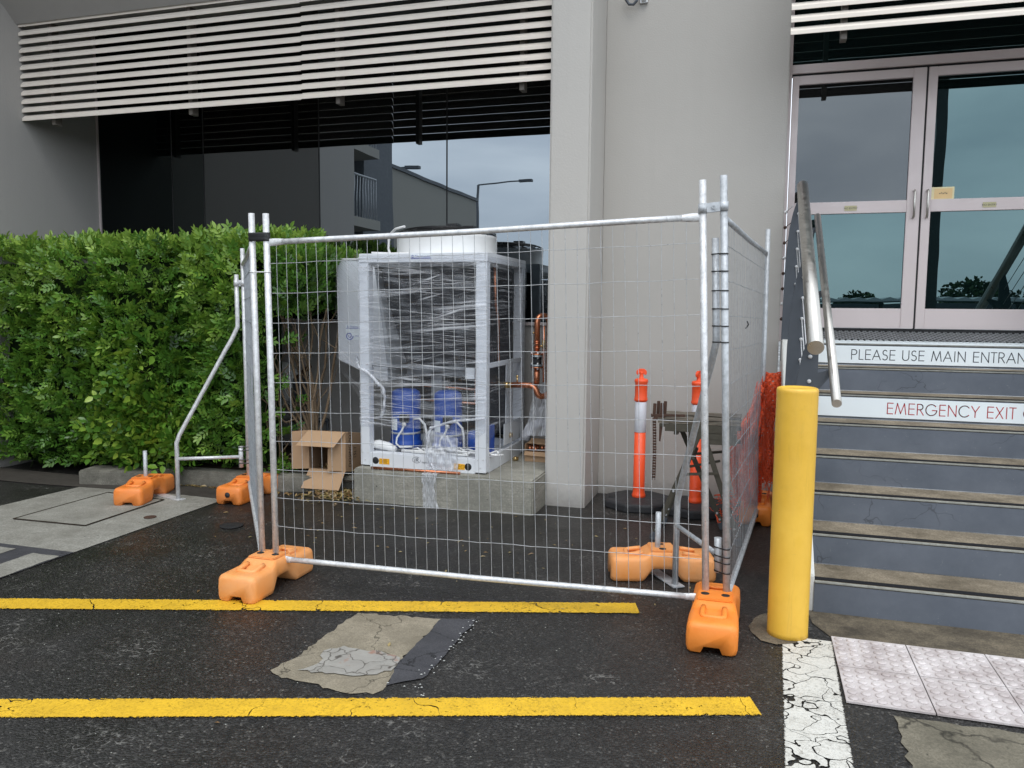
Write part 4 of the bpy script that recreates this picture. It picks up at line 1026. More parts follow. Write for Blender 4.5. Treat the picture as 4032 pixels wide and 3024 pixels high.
# ================================================================== BARRIER NETTING draped on the right panel
def netting(fn, nu, nv, strip=.30):
    """open lattice of stretched oval holes over a folded sheet"""
    mb = MB(); r = random.Random(9)
    for j in range(nv):
        for i in range(nu):
            if r.random() < .035: continue
            u0, u1, v0, v1 = i/nu, (i+1)/nu, j/nv, (j+1)/nv; o = (.5/nu if j % 2 else 0)
            pts = [(u0+o, v0), ((u0+u1)/2+o, v0), (u1+o, v0), (u1+o, (v0+v1)/2), (u1+o, v1), ((u0+u1)/2+o, v1), (u0+o, v1), (u0+o, (v0+v1)/2)]
            c = ((u0+u1)/2+o, (v0+v1)/2)
            out = [fn(*p) for p in pts]; inn = [fn(c[0]+(p[0]-c[0])*(1-strip), c[1]+(p[1]-c[1])*(1-strip)) for p in pts[1::2]]
            # corners wide, sides thin
            v = out+inn
            fs = [(0, 1, 8, 11), (0, 11, 7), (2, 3, 9, 8), (1, 2, 8), (4, 5, 10, 9), (3, 4, 9), (6, 7, 11, 10), (5, 6, 10)]
            mb.add(v, fs, True)
    return mb
def drape(u, v):
    # hangs from the top of the far end and slumps inwards towards the ground
    xl = .075-.235*min(1, v/.62)**1.15+.09*max(0, (v-.62)/.38); xr = .098
    z = 1.12-.93*v-.05*u; n1 = mnoise.noise(Vector((u*5, v*7, 1.3))); n2 = mnoise.noise(Vector((u*11, v*5, 5.1)))
    return Vector((xl+(xr-xl)*u+.018*n2, 6.17-.10*(1-u)*v+.05*math.sin(u*16+v*5)+.05*n1, max(.02, z+.03*n1)))
T = thing('barrier_netting', 'crumpled orange safety netting draped inside the far end of the right fence', 'safety netting', (.05, 6.1, .1))
o = obj('sheet', netting(drape, 34, 40, .32), 'netting', T); o.modifiers.new('t', 'SOLIDIFY').thickness = .0015
def drape2(u, v):
    p = drape(u*.9+.05, v*.9+.04); n1 = mnoise.noise(Vector((u*9+4, v*4, 8.3))); return p+Vector((-.012-.02*n1, -.07-.03*n1, .03*n1))
o = obj('inner_fold', netting(drape2, 22, 26, .30), 'netting', T); o.modifiers.new('t', 'SOLIDIFY').thickness = .0015
def roll(u, v):
    a = u*2*PI*1.6; z = 1.14-v*.84; rr = (.052+.018*math.sin(v*7+1)+.012*mnoise.noise(Vector((math.cos(a)*2, math.sin(a)*2, v*9)))+.012*u)*(1-.35*v)
    return Vector((.150+math.cos(a)*rr-.01*v+.012*mnoise.noise(Vector((3, v*6, 1))), 6.33+math.sin(a)*rr*1.3, z+.01*math.sin(a*3)))
o = obj('rolled_edge', netting(roll, 18, 34, .30), 'netting', T); o.modifiers.new('t', 'SOLIDIFY').thickness = .0015
mb = MB(); r = random.Random(4)
for k in range(60):
    z = r.uniform(.25, 1.1); s = Vector((.13+r.uniform(-.05, .06), 6.24+r.uniform(-.06, .06), z)); pts = [s]
    for q in range(5): pts.append(pts[-1]+Vector((r.uniform(-.012, .012), r.uniform(-.01, .01), -r.uniform(.01, .05))))
    mb.tube(pts, .0022, 4, False)
for k in range(70):
    s = Vector((r.uniform(-.22, -.05), r.uniform(5.9, 6.2), r.uniform(.03, .28))); pts = [s]
    for q in range(4): pts.append(pts[-1]+Vector((r.uniform(-.03, .03), r.uniform(-.03, .03), r.uniform(-.03, .03))))
    mb.tube(pts, .003, 4, False)
o = obj('loose_strand', mb, 'netting', T); o['kind'] = 'stuff'

# ================================================================== CHILLER UNIT
X0, X1, YA, YB, ZA, ZB = -3.135, -2.02, 5.955, 7.05, .275, 2.05
C = thing('chiller_unit', 'white packaged chiller unit with blue compressors wrapped in clear stretch film', 'chiller', (-2.58, 6.5, .275))
for (xa, xb, ya, yb) in ((X0, X0+.083, YA, YA+.085), (X1-.092, X1, YA, YA+.085), (X0, X0+.085, YB-.085, YB), (X1-.085, X1, YB-.085, YB)):
    mb = MB(); mb.box((xa, ya, ZA+.012), (xb, yb, 1.975)); po = obj('corner_post', mb, 'white_metal', C, .003)
    mb = MB(); cx = (xa+xb)/2
    for dx, z in ((-.022, .395), (.024, .395), (0, .33), (-.024, 1.14), (.026, 1.14), (-.022, 1.94), (.026, 1.94), (.01, 1.5)): mb.lathe([(.0055, 0), (.0055, .003), (.001, .004)], (0, 0, 0), 8, Matrix.Translation((cx+dx, ya, z)) @ Matrix.Rotation(PI/2, 4, 'X'))
    obj('rivet', mb, 'galv', po)
mb = MB(); mb.box((X0+.0835, YA+.002, ZA), (X1-.0925, YA+.04, .397)); mb.box((X0+.0835, YA+.04, .380), (X1-.0925, YA+.10, .397)); mb.box((X1-.04, YA+.086, ZA), (X1-.002, YB-.0855, .400)); mb.box((X0+.002, YA+.086, ZA), (X0+.04, YB-.0855, .400)); mb.box((X0+.086, YB-.04, ZA), (X1-.086, YB, .4)); mb.box((X0+.0405, YA+.1005, ZA+.04), (X1-.0405, YB-.0405, ZA+.06))
bf = obj('base_frame', mb, 'white_metal', C, .003)
for x in (-2.998, -2.172):
    mb = MB(); mb.lathe([(.0300, 0), (.0290, .0012), (.001, .0012)], (0, 0, 0), 24, Matrix.Translation((x, YA+.0019, .330)) @ Matrix.Rotation(PI/2, 4, 'X')); obj('lifting_hole', mb, 'seam', bf)
for x, f in ((-2.918, 1), (-2.247, -1)):
    mb = MB(); mb.box((x-.047, YA, .303), (x+.047, YA+.0018, .351)); obj('sticker', mb, 'sticker_orange', bf)
    mb = MB()
    mb.add([(x-f*.028+.016*math.cos(a), YA-.0006, .327+.016*math.sin(a)) for a in np.linspace(0, 2*PI, 17)[:-1]]+[(x-f*.028+.014*math.cos(a), YA-.0006, .327+.014*math.sin(a)) for a in np.linspace(0, 2*PI, 17)[:-1]], [(i, (i+1) % 16, 16+(i+1) % 16, 16+i) for i in range(16)])
    mb.box((x-f*.028-.015, YA-.0006, .3262), (x-f*.028+.015, YA-.0002, .3278))
    for q in range(5): mb.box((x+f*.012-.020, YA-.0006, .312+q*.0075), (x+f*.012+.018-(q % 2)*.006, YA-.0002, .3145+q*.0075))
    obj('print', mb, 'rust', bf)
mb = MB()
for (r0, r1) in ((.034, .0325),):
    for k in range(28):
        if k in (1, 2, 3): continue
        a0, a1 = 2*PI*k/28, 2*PI*(k+1)/28
        mb.add([(-2.625+r0*1.15*math.cos(a0), YA+.0008, .358+r0*.78*math.sin(a0)), (-2.625+r0*1.15*math.cos(a1), YA+.0008, .358+r0*.78*math.sin(a1)), (-2.625+r1*1.12*math.cos(a1), YA+.0008, .358+r1*.70*math.sin(a1)), (-2.625+r1*1.12*math.cos(a0), YA+.0008, .358+r1*.70*math.sin(a0))], [(0, 1, 2, 3)])
obj('emblem', mb, 'plate', bf)
text('IR', .046, 'plate', lambda u, v: (-2.648+u*1.1+v*.18, YA+.0006, .342+v), 'lettering', bf)
text('Ingersoll Rand', .0225, 'plate', lambda u, v: (-2.578+u, YA+.0006, .336+v), 'lettering', bf)
mb = MB(); mb.box((X0-.003, YA-.004, 1.9755), (X1+.003, YB, ZB)); tpn = obj('top_panel', mb, 'white_metal', C, .004)
mb = MB(); mb.box((-2.672, YA-.0052, 2.004), (-2.484, YA-.0042, 2.041)); obj('sticker', mb, 'sign_white', tpn)
mb = MB(); mb.box((-2.668, YA-.0064, 2.006), (-2.488, YA-.0056, 2.0115)); 
def spiral(cx, y, cz, r0, mb, th=.22, turns=2.0):
    P = [(r0*t, 2*PI*turns*t) for t in np.linspace(.12, 1, 40)]; 
    pts = [(cx+r*math.cos(a), cz+r*math.sin(a)) for r, a in P]
    for (ax, az), (bx, bz) in zip(pts, pts[1:]):
        d = math.hypot(bx-ax, bz-az); nx, nz_ = -(bz-az)/d*r0*th/2, (bx-ax)/d*r0*th/2
        mb.add([(ax-nx, y, az-nz_), (bx-nx, y, bz-nz_), (bx+nx, y, bz+nz_), (ax+nx, y, az+nz_)], [(0, 1, 2, 3)])
spiral(-2.652, YA-.0064, 2.025, .0135, mb); obj('print', mb, 'ink_blue', tpn)
text('Thermocold', .0245, 'ink_blue', lambda u, v: (-2.632+u*1.05, YA-.0064, 2.0165+v), 'lettering', tpn)
# coil section
mb = MB(); mb.prism([(YA+.14, 1.93), (YA+.40, 1.12), (YA+.42, 1.12), (YA+.16, 1.93)], lambda u, v, t: (t, u, v), X0+.14, X1-.07); obj('coil', mb, 'interior', C)
mb = MB()
for k in range(46):
    z = 1.14+k*.017; y = YA+.14+(1.93-z)*.321
    mb.box((X0+.15, y-.006, z), (X1-.08, y-.001, z+.004))
o = obj('coil_fins', mb, 'interior', C); o['kind'] = 'stuff'
mb = MB(); mb.prism([(X0+.085, 1.97), (X0+.10, 1.97), (X0+.245, 1.13), (X0+.20, 1.13)], lambda u, v, t: (u, t, v), YA+.10, YA+.50); obj('coil_end_plate', mb, 'interior_grey', C)
mb = MB(); mb.box((X0+.085, YA+.05, 1.115), (X1-.093, YA+.09, 1.135)); mb.box((X0+.085, YA+.05, 1.945), (X1-.093, YA+.09, 1.975)); obj('cross_rail', mb, 'interior_grey', C)
mb = MB(); mb.box((X0+.09, YB-.12, .45), (X1-.09, YB-.10, 1.97)); mb.box((X0+.09, YB-.45, .75), (X0+.55, YB-.13, 1.0)); obj('back_panel', mb, 'interior', C)
mb = MB(); mb.box((X1-.010, YA+.50, .43), (X1-.004, YB-.086, .62)); mb.box((X1-.012, YA+.55, .62), (X1-.006, YA+.75, 1.15)); mb.box((X1-.03, YA+.086, 1.13), (X1-.004, YB-.086, 1.17)); obj('side_panel', mb, 'white_metal', C, .002)
mb = MB(); mb.lathe([(.0001, .02), (.02, .018), (.026, 0)], (0, 0, 0), 14, Matrix.Translation((X1-.003, 6.63, .50)) @ Matrix.Rotation(PI/2, 4, 'Y')); obj('side_knob', mb, 'brass', C)
mb = MB(); mb.box((X0+.25, YB-.5, 1.2), (X1-.30, YB-.35, 1.9)); obj('inner_box', mb, 'interior', C)
# compressors
def compressor(x, y, r, h, z0=.405):
    mb = MB(); mb.lathe([(r*1.12, 0), (r*1.12, .04), (r*1.02, .055), (r, .07), (r, h-.06), (r*.94, h-.02), (r*.7, h), (r*.2, h+.008), (.001, h+.008)], (x, y, z0), 28)
    c = obj('compressor', mb, 'blue', C)
    mb = MB(); mb.lathe([(r*1.015, .118), (r*1.03, .120), (r*1.03, .134), (r*1.015, .136)], (x, y, z0), 28); obj('band', mb, 'galv_dull', c)
    mb = MB()
    for k in range(7):
        a = -PI/2-.85+.095*k; b = a+.095; q = r*1.012
        mb.add([(x+q*math.cos(a), y+q*math.sin(a), z0+.155), (x+q*math.cos(b), y+q*math.sin(b), z0+.155), (x+q*math.cos(b), y+q*math.sin(b), z0+.255), (x+q*math.cos(a), y+q*math.sin(a), z0+.255)], [(0, 1, 2, 3)], True)
    obj('data_plate', mb, 'sign_white', c)
    mb = MB()
    for k in range(3): mb.box((x-r*.70, y-r*.78-.004*k-.002, z0+.17+k*.022), (x-r*.40, y-r*.93, z0+.172+k*.022))
    mb = MB(); mb.box((x+.005, y-r*1.22, z0+.225), (x+.085, y-r*.8, z0+.30)); obj('terminal_box', mb, 'black', c, .01)
    mb = MB(); mb.tube([(x+.05, y-r*1.15, z0+.225), (x+.05, y-r*1.2, z0+.20), (x+.035, y-r*1.28, z0+.16), (x-.005, y-r*1.35, z0+.10), (x-.01, y-r*1.4, z0+.05), (x+.03, y-r*1.45, z0+.02), (x+.14, y-r*1.4, z0+.03)], .0085, 8)
    mb.lathe([(.018, 0), (.018, .022), (.012, .03)], (x+.05, y-r*1.15, z0+.20), 12); obj('cable', mb, 'white_plastic', c)
compressor(-2.876, 6.30, .128, .50); compressor(-2.482, 6.30, .122, .50)
mb = MB(); mb.lathe([(.075, 0), (.085, .01), (.085, .15), (.06, .18), (.001, .19)], (-2.19, 6.22, .405), 20); obj('compressor', mb, 'blue', C)
mb = MB(); mb.box((-2.085, 6.10, .405), (-2.06, 6.30, .64)); obj('blue_bracket', mb, 'blue', C, .004)
mb = MB()
for pts in ([(-3.03, 6.38, .82), (-2.6, 6.42, .80), (-2.15, 6.40, .79)], [(-3.0, 6.55, .92), (-2.3, 6.55, .90)], [(-2.16, 6.1, .85), (-2.155, 6.1, 1.12)]): mb.tube(pts, .011, 8)
mb.tube([(-2.065, 6.28, 1.95), (-2.062, 6.30, 1.65), (-2.06, 6.38, 1.52), (-2.062, 6.40, 1.15)], .012, 8)
obj('inner_pipe', mb, 'copper', C)
mb = MB(); rr_ = random.Random(3)
for k in range(9):
    x = -2.72+k*.06; pts = [(x, 6.10+rr_.uniform(-.02, .05), .42)]
    for q in range(6): pts.append((pts[-1][0]+rr_.uniform(.02, .09), 6.06+rr_.uniform(-.03, .08), .415+rr_.uniform(0, .035)))
    mb.tube(pts, .0085, 7)
for x, y in ((-2.70, 6.2), (-2.33, 6.12)):
    mb.tube([(x-.06, y, .66), (x, y-.01, .67), (x+.05, y-.01, .62), (x+.06, y, .55), (x+.06, y, .42)], .010, 8)
obj('cable', mb, 'white_plastic', C)
mb = MB(); mb.tube([(-3.09, 6.07, .445), (-3.02, 6.07, .448), (-2.93, 6.065, .435), (-2.86, 6.06, .415)], .035, 10, rs=[.036, .04, .036, .022]); obj('padding', mb, 'white_plastic', C)
mb = MB(); mb.tube([(-2.80, 6.05, .412), (-2.40, 6.05, .412)], .013, 8); mb.tube([(-2.70, 6.03, .409), (-2.2, 6.04, .41)], .010, 8); obj('cable_bundle', mb, 'white_plastic', C)
mb = MB(); mb.box((-2.215, 6.0, 1.04), (-2.135, 6.02, 1.13)); obj('tag_plate', mb, 'white_metal', C, .002)
mb = MB(); mb.box((X0+.10, 6.6, .62), (X1-.5, 6.9, .74)); mb.box((X0+.20, 6.45, 1.02), (X1-.2, 6.5, 1.10)); mb.box((-2.70, 6.45, .45), (-2.60, 6.6, 1.05)); obj('inner_tray', mb, 'interior_grey', C)
# side hood on the left
mb = MB(); mb.prism([(-3.632, 2.035), (-3.1355, 2.035), (-3.1355, .95), (-3.20, .95), (-3.615, 1.125), (-3.632, 1.14)], lambda u, v, t: (u, t, v), 6.48, 7.02); hd = obj('side_hood', mb, 'white_metal', C, .006)
mb = MB(); mb.box((-3.66, 6.47, 2.0355), (-3.135, 7.03, 2.05)); obj('rim', mb, 'white_plastic', hd, .003)
mb = MB(); mb.box((-3.552, 6.4785, 1.315), (-3.30, 6.4796, 1.455)); obj('sticker', mb, 'sign_white', hd)
mb = MB(); spiral(-3.515, 6.477, 1.352, .038, mb, .24); mb.box((-3.548, 6.477, 1.418), (-3.30, 6.4778, 1.4215)); spiral(-3.528, 6.477, 1.437, .012, mb); mb.box((-3.46, 6.477, 1.350), (-3.42, 6.4778, 1.354)); obj('print', mb, 'ink_blue', hd)
text('Thermocold', .026, 'ink_blue', lambda u, v: (-3.508+u, 6.477, 1.426+v), 'lettering', hd)
# fan shroud with black guard
cx, cy = -2.574, 6.50
mb = MB(); mb.lathe([(.455, 0), (.437, .012), (.430, .03), (.430, .175), (.436, .195), (.424, .20), (.40, .19), (.38, .10)], (cx, cy, ZB), 64); sh = obj('fan_shroud', mb, 'white_plastic', C)
mb = MB()
for k, (r, z) in enumerate([(.43, .205), (.425, .225), (.40, .238), (.365, .250), (.325, .258), (.285, .264), (.245, .268), (.205, .27), (.165, .272), (.125, .273)]):
    mb.tube([(cx+r*math.cos(a), cy+r*math.sin(a), ZB+z) for a in np.linspace(0, 2*PI, 41)], .0038, 5, False)
for k in range(16):
    a = 2*PI*k/16+.1; mb.tube([(cx+.10*math.cos(a), cy+.10*math.sin(a), ZB+.273), (cx+.3*math.cos(a), cy+.3*math.sin(a), ZB+.263), (cx+.425*math.cos(a), cy+.425*math.sin(a), ZB+.227), (cx+.43*math.cos(a), cy+.43*math.sin(a), ZB+.19)], .005, 5)
mb.lathe([(.11, .262), (.115, .27), (.10, .285), (.001, .287)], (cx, cy, ZB), 20)
for a in (-.9, .2, 1.9): mb.box((cx+.2*math.cos(a)-.05, cy+.2*math.sin(a)-.05, ZB+.262), (cx+.2*math.cos(a)+.05, cy+.2*math.sin(a)+.05, ZB+.292))
obj('fan_guard', mb, 'black', sh)
mb = MB(); mb.lathe([(.42, .15), (.001, .15)], (cx, cy, ZB), 24); obj('fan_well', mb, 'seam', sh)
mb = MB(); mb.tube([(cx-.25, cy-.33, ZB+.262), (cx-.36, cy-.27, ZB+.250), (cx-.42, cy-.22, ZB+.225), (cx-.455, cy-.20, ZB+.17), (cx-.462, cy-.20, ZB+.09), (cx-.43, cy-.22, ZB+.03), (cx-.40, cy-.26, ZB+.012)], .011, 8); obj('cable', mb, 'white_plastic', sh)
mb = MB(); mb.tube([(X0+.04, 6.1, ZB+.014), (X0+.10, 6.12, ZB+.012), (X0+.22, 6.13, ZB+.008), (X0+.5, 6.12, ZB+.006)], .013, 8); obj('top_cable', mb, 'white_plastic', C)
sh.location.z -= .025
# stretch film skins, slightly wavy
def skin(name, fn, nu, nv, m, keep=None): 
    mb = MB(); mb.grid(fn, nu, nv, True, keep); return obj(name, mb, m, C)
def w3(a, b, c): return mnoise.noise(Vector((a, b, c)))
def front_low(u):   # ragged lower edge of the film
    return .612+.02*u if u < .62 else .625-.17*math.sin((u-.62)/.38*PI)*(.5 if u > .8 else 1)
def ff(u, v):
    z0 = front_low(u); z = z0+(2.035-z0)*v; return (X0-.004+(X1-X0+.008)*u, YA-.009-.007*w3(u*3, z*22, 1)-.008*w3(u*9, z*9, 4)+.010*math.sin(PI*u)*math.sin(PI*v), z)
skin('film_front', ff, 60, 110, 'film')
skin('film_side', lambda u, v: (X1+.009+.008*w3(u*4, v*14, 2), YA-.006+(YB-YA+.01)*u, .52+.10*math.sin(u*3)+(1.5-.10*math.sin(u*3))*v), 36, 60, 'film_side')
skin('film_hood', lambda u, v: (-3.645+.50*u, 6.462-.45*u+.012*w3(u*5, v*9, 3), (1.10-.30*u)+(2.03-1.10+.30*u)*v), 24, 40, 'film_side')
mb = MB()
def rope(pts, r, seed, n=8):
    P = []; rs = []
    for i, (a, b) in enumerate(zip(pts, pts[1:])):
        for k in range(8):
            t = k/8; q = Vector(a).lerp(Vector(b), t); s = w3(q.x*20, q.z*20, seed); P.append(q+Vector((.012*s, .010*w3(q.z*17, q.x*9, seed), .008*s))); rs.append(r*(1+.5*w3(q.x*30, q.z*30, seed+2)))
    P.append(Vector(pts[-1])); rs.append(r); mb.tube(P, r, n, True, rs)
rope([(-3.30, 6.20, 1.18), (-3.134, 5.93, 1.118), (-3.0, 5.935, 1.03), (-2.91, 5.94, .93), (-2.905, 5.94, .80), (-2.94, 5.945, .70)], .013, 1)
rope([(-2.50, 5.935, .63), (-2.30, 5.93, .70), (-2.02, 5.93, .74)], .010, 2)
rope([(-2.49, 5.935, .64), (-2.515, 5.94, .56), (-2.53, 5.945, .45), (-2.50, 5.935, .36), (-2.45, 5.93, .285)], .012, 3)
rope([(-2.35, 5.935, .58), (-2.31, 5.94, .48), (-2.33, 5.94, .41)], .008, 4)
obj('film_bunch', mb, 'film_rope', C)
mb = MB(); mb.grid(lambda u, v: (-2.52+.27*u+.02*w3(u*4, v*4, 1), 5.925+.02*w3(u*8, v*8, 2), .30+.33*v*(1-.2*u)), 16, 20); obj('film_flap', mb, 'bag', C)
# film tail hanging over the plinth
mb = MB()
def tail(u, v):
    if v < .12: y = 5.93-(v/.12)*.09; z = .282
    else: y = 5.832; z = .285-(v-.12)/.88*.31
    wd = .155-.05*math.sin(v*3.0)
    return (-2.525+.02*v+wd*u+.012*w3(u*5, v*6, 1), y-.006-.016*abs(w3(u*9+1, v*5, 2)), z+.004*w3(u*7, v*3, 6))
mb.grid(tail, 26, 44); o = obj('film_tail', mb, 'bag'); tag(o, 'crumpled strip of clear film hanging down the front of the concrete plinth', 'plastic film')
mb = MB(); mb.tube([(-2.987, 5.862, .288), (-2.6, 5.874, .288), (-2.214, 5.885, .289)], .0115, 10); o = obj('copper_rod', mb, 'copper'); tag(o, 'loose length of copper pipe lying on the front edge of the plinth', 'copper pipe')
mb = MB(); mb.tube([(-1.985, 6.60, .295), (-1.945, 6.62, .295)], .017, 10); mb.tube([(-1.975, 6.604, .295), (-1.957, 6.612, .295)], .021, 6); o = obj('brass_fitting', mb, 'brass'); tag(o, 'small loose brass pipe fitting on top of the plinth', 'pipe fitting')

# ================================================================== PIPEWORK beside the pillar
T = thing('copper_pipework', 'bright copper pipework with a flanged black joint between chiller and pillar', 'pipework', (-1.8, 6.45, .275))
def cpipe(pts, r, m='copper', name='pipe', n=14): 
    mb = MB(); mb.tube(pts, r, n); return obj(name, mb, m, T)
def bend(a, b, c, n=6): # quarter turn control
    a, b, c = Vector(a), Vector(b), Vector(c); return [tuple((1-t)**2*a+2*t*(1-t)*b+t*t*c) for t in np.linspace(0, 1, n)]
cpipe([(-2.10, 6.42, .955), (-2.02, 6.43, .958)], .036, 'rubber', 'rubber_sleeve')
cpipe([(-2.045, 6.44, .961), (-2.02, 6.44, .961)], .031, 'brass', 'hex_nut', 6); cpipe([(-2.015, 6.44, .961), (-1.985, 6.44, .961)], .027, 'brass', 'hex_nut', 8); cpipe([(-1.98, 6.44, .962), (-1.955, 6.44, .962)], .029, 'brass', 'hex_nut', 6)
cpipe([(-1.955, 6.45, .963), (-1.83, 6.45, .966)]+bend((-1.80, 6.45, .964), (-1.755, 6.45, .955), (-1.735, 6.45, .915))+bend((-1.73, 6.45, .895), (-1.705, 6.45, .855), (-1.66, 6.50, .885))+[(-1.64, 6.60, .93)], .0245)
for x in (-1.872, -1.862, -1.80): cpipe([(x, 6.45, .965), (x+.007, 6.45, .965)], .0275)
cpipe([(-1.91, 6.45, .985), (-1.91, 6.45, 1.03)], .007, 'brass', 'valve'); cpipe([(-1.91, 6.45, 1.03), (-1.91, 6.45, 1.045)], .011, 'brass', 'valve')
cpipe(bend((-1.79, 6.53, .965), (-1.747, 6.50, .965), (-1.745, 6.48, 1.01))+[(-1.745, 6.48, 1.11)], .0245)
cpipe([(-1.746, 6.48, 1.24), (-1.748, 6.48, 1.49)]+bend((-1.748, 6.48, 1.50), (-1.745, 6.49, 1.555), (-1.71, 6.52, 1.553))+bend((-1.70, 6.53, 1.553), (-1.665, 6.56, 1.545), (-1.662, 6.56, 1.49))+[(-1.660, 6.56, .95)], .0245)
for z in (1.33, 1.315, 1.28): cpipe([(-1.747, 6.48, z), (-1.747, 6.48, z+.009)], .028)
for z0, z1, r, m in ((1.113, 1.123, .055, 'copper'), (1.128, 1.142, .058, 'flange'), (1.145, 1.203, .038, 'rubber'), (1.206, 1.220, .058, 'flange'), (1.224, 1.234, .055, 'copper')):
    cpipe([(-1.745, 6.48, z0), (-1.745, 6.48, z1)], r, m, 'flange' if m != 'rubber' else 'rubber_joint', 24)
mb = MB()
for k in range(4):
    a = .4+k*PI/2; x, y = -1.745+.044*math.cos(a), 6.48+.044*math.sin(a)
    for z0, z1 in ((1.100, 1.158), (1.192, 1.248)): mb.tube([(x, y, z0), (x, y, z1)], .006, 6); mb.tube([(x, y, z0+.004), (x, y, z0+.014)], .010, 6); mb.tube([(x, y, z1-.014), (x, y, z1-.004)], .010, 6)
obj('bolt', mb, 'galv', T)
cpipe([(-1.672, 6.42, 1.47), (-1.668, 6.42, 1.0)], .0105); cpipe([(-1.672, 6.42, 1.35), (-1.672, 6.42, 1.28)], .015, 'brass', 'valve'); cpipe([(-1.715, 6.46, 1.30), (-1.69, 6.46, 1.30)], .009, 'brass', 'valve'); cpipe([(-1.765, 6.455, 1.41), (-1.775, 6.44, 1.41)], .008, 'brass', 'valve')
# bag, roll of foam and carton behind
mb = MB(); mb.grid(lambda u, v: (-1.80-.10*(1-v)*(1-u)+.15*u+.02*w3(u*6, v*3, 1), 6.66+.04*w3(u*7, v*4, 2), .50+.46*v), 18, 24); o = obj('plastic_bag', mb, 'bag'); tag(o, 'clear plastic sheet hanging beneath the copper pipes', 'plastic sheet')
mb = MB(); mb.tube([(-1.955, 6.9, .42), (-1.95, 6.9, .47), (-1.92, 6.9, .53), (-1.87, 6.9, .565), (-1.80, 6.9, .58), (-1.70, 6.9, .57)], .045, 14); o = obj('foam_roll', mb, 'foam'); tag(o, 'curved roll of white foam wrap behind the small carton', 'foam roll')
def carton(name, label, parts, cat='cardboard box', loc=(0, 0, 0)):
    T = thing(name, label, cat, loc); return T
T = carton('small_carton', 'small open carton of brass fittings on the plinth beside the pillar', None, loc=(-1.78, 6.7, .275))
mb = MB(); mb.box((-1.885, 6.62, .277), (-1.66, 6.624, .365)); mb.box((-1.885, 6.6242, .277), (-1.881, 6.82, .43)); mb.box((-1.66, 6.6242, .277), (-1.664, 6.82, .43)); mb.box((-1.8808, 6.82, .277), (-1.6642, 6.824, .45)); mb.box((-1.8808, 6.6242, .277), (-1.6642, 6.82, .281)); obj('body', mb, 'card', T)
mb = MB(); mb.add([(-1.88, 6.825, .45), (-1.664, 6.825, .45), (-1.664, 6.70, .42), (-1.88, 6.70, .425)], [(0, 1, 2, 3)]); mb.add([(-1.885, 6.62, .365), (-1.66, 6.62, .365), (-1.66, 6.595, .33), (-1.885, 6.595, .335)], [(0, 1, 2, 3)]); o = obj('flap', mb, 'card', T); o.modifiers.new('t', 'SOLIDIFY').thickness = .003
mb = MB(); rr_ = random.Random(8)
for k in range(9): x, y = rr_.uniform(-1.86, -1.69), rr_.uniform(6.65, 6.8); mb.tube([(x, y, .36), (x+rr_.uniform(-.03, .03), y+rr_.uniform(-.03, .03), .40)], .013, 8)
obj('fitting', mb, 'copper', T)
# large open carton left of the chiller
T = carton('cardboard_box', 'large open cardboard box lying on its side with spread flaps', None, loc=(-3.5, 6.1, .19))
x0, x1, z0, z1, y0, y1 = -3.700, -3.340, .195, .535, 6.06, 6.46; th = .004
def tip(mb): mb.v = [(x, y, z-(y-6.06)*.16) for x, y, z in mb.v]; return mb
mb = MB(); mb.box((x0, y0, z0), (x1, y1, z0+th)); mb.box((x0, y0, z1-th), (x1, y1, z1)); mb.box((x0, y0, z0+th), (x0+th, y1, z1-th)); mb.box((x1-th, y0, z0+th), (x1, y1, z1-th)); mb.box((x0+th, y1-th, z0+th), (x1-th, y1, z1-th)); obj('body', tip(mb), 'card', T)
mb = MB(); mb.box((x0+.004, y0+.004, z0+.0045), (x0+.006, y1-.01, z1-.005)); obj('inside', tip(mb), 'card_in', T)
def flap(vs): 
    mb = MB(); mb.add(vs, [(0, 1, 2, 3)]); o = obj('flap', mb, 'card', T); md = o.modifiers.new('t', 'SOLIDIFY'); md.thickness = .004; return o
flap([(x0, y0, z0), (x0, y0, z1), (x0-.155, y0-.02, z1-.015), (x0-.158, y0-.02, z0-.01)])
flap([(x0, y0-.001, z1), (x1, y0-.001, z1), (x1-.045, y0-.12, z1-.115), (x0-.055, y0-.12, z1-.12)])
flap([(x1, y0-.001, z0), (x1, y0-.001, z1), (x1-.14, y0-.05, z1-.12), (x1-.145, y0-.05, z0+.002)])
flap([(x0+.005, y0-.001, z0), (x1, y0-.001, z0), (x1-.012, y0-.10, z0-.150), (x0-.02, y0-.10, z0-.155)])
mb = MB(); mb.box((x1-.0008, y0+.002, z0-.005), (x1+.003, y1, z1+.0)); obj('side', tip(mb), 'card', T)
text('DOSING POT', .066, 'ink', lambda u, v: (x1+.0045, y0+.10-v, z0+.035+u*.80-(.10-v)*.16), 'lettering', T, split=True)
text('15LT', .066, 'ink', lambda u, v: (x1+.0045, y0+.19-v, z0+.11+u*.80-(.19-v)*.16), 'lettering', T, split=True)

# ================================================================== HOSE REEL and tap pipes on the bay wall
T = thing('hose_reel', 'white wall mounted hose reel half hidden by bare branches', 'hose reel', (-4.7, 7.2, .8))
mb = MB(); mb.lathe([(.235, 0), (.245, .01), (.23, .03), (.15, .035), (.12, .15), (.15, .155), (.22, .16), (.24, .18), (.23, .19), (.001, .19)], (0, 0, 0), 28, Matrix.Translation((-4.72, 7.23, .80)) @ Matrix.Rotation(PI/2, 4, 'X')); obj('drum', mb, 'white_plastic', T)
mb = MB(); mb.box((-4.50, 7.08, .62), (-4.36, 7.255, .90)); obj('housing', mb, 'plate', T, .02)
mb = MB(); mb.bar((-4.49, 7.12, .86), (-4.29, 7.08, 1.02), .03, .04); obj('arm', mb, 'rust', T)
T = thing('tap_pipes', 'old grey tap pipes low on the wall behind the cardboard box', 'pipework', (-4.3, 7.22, .3))
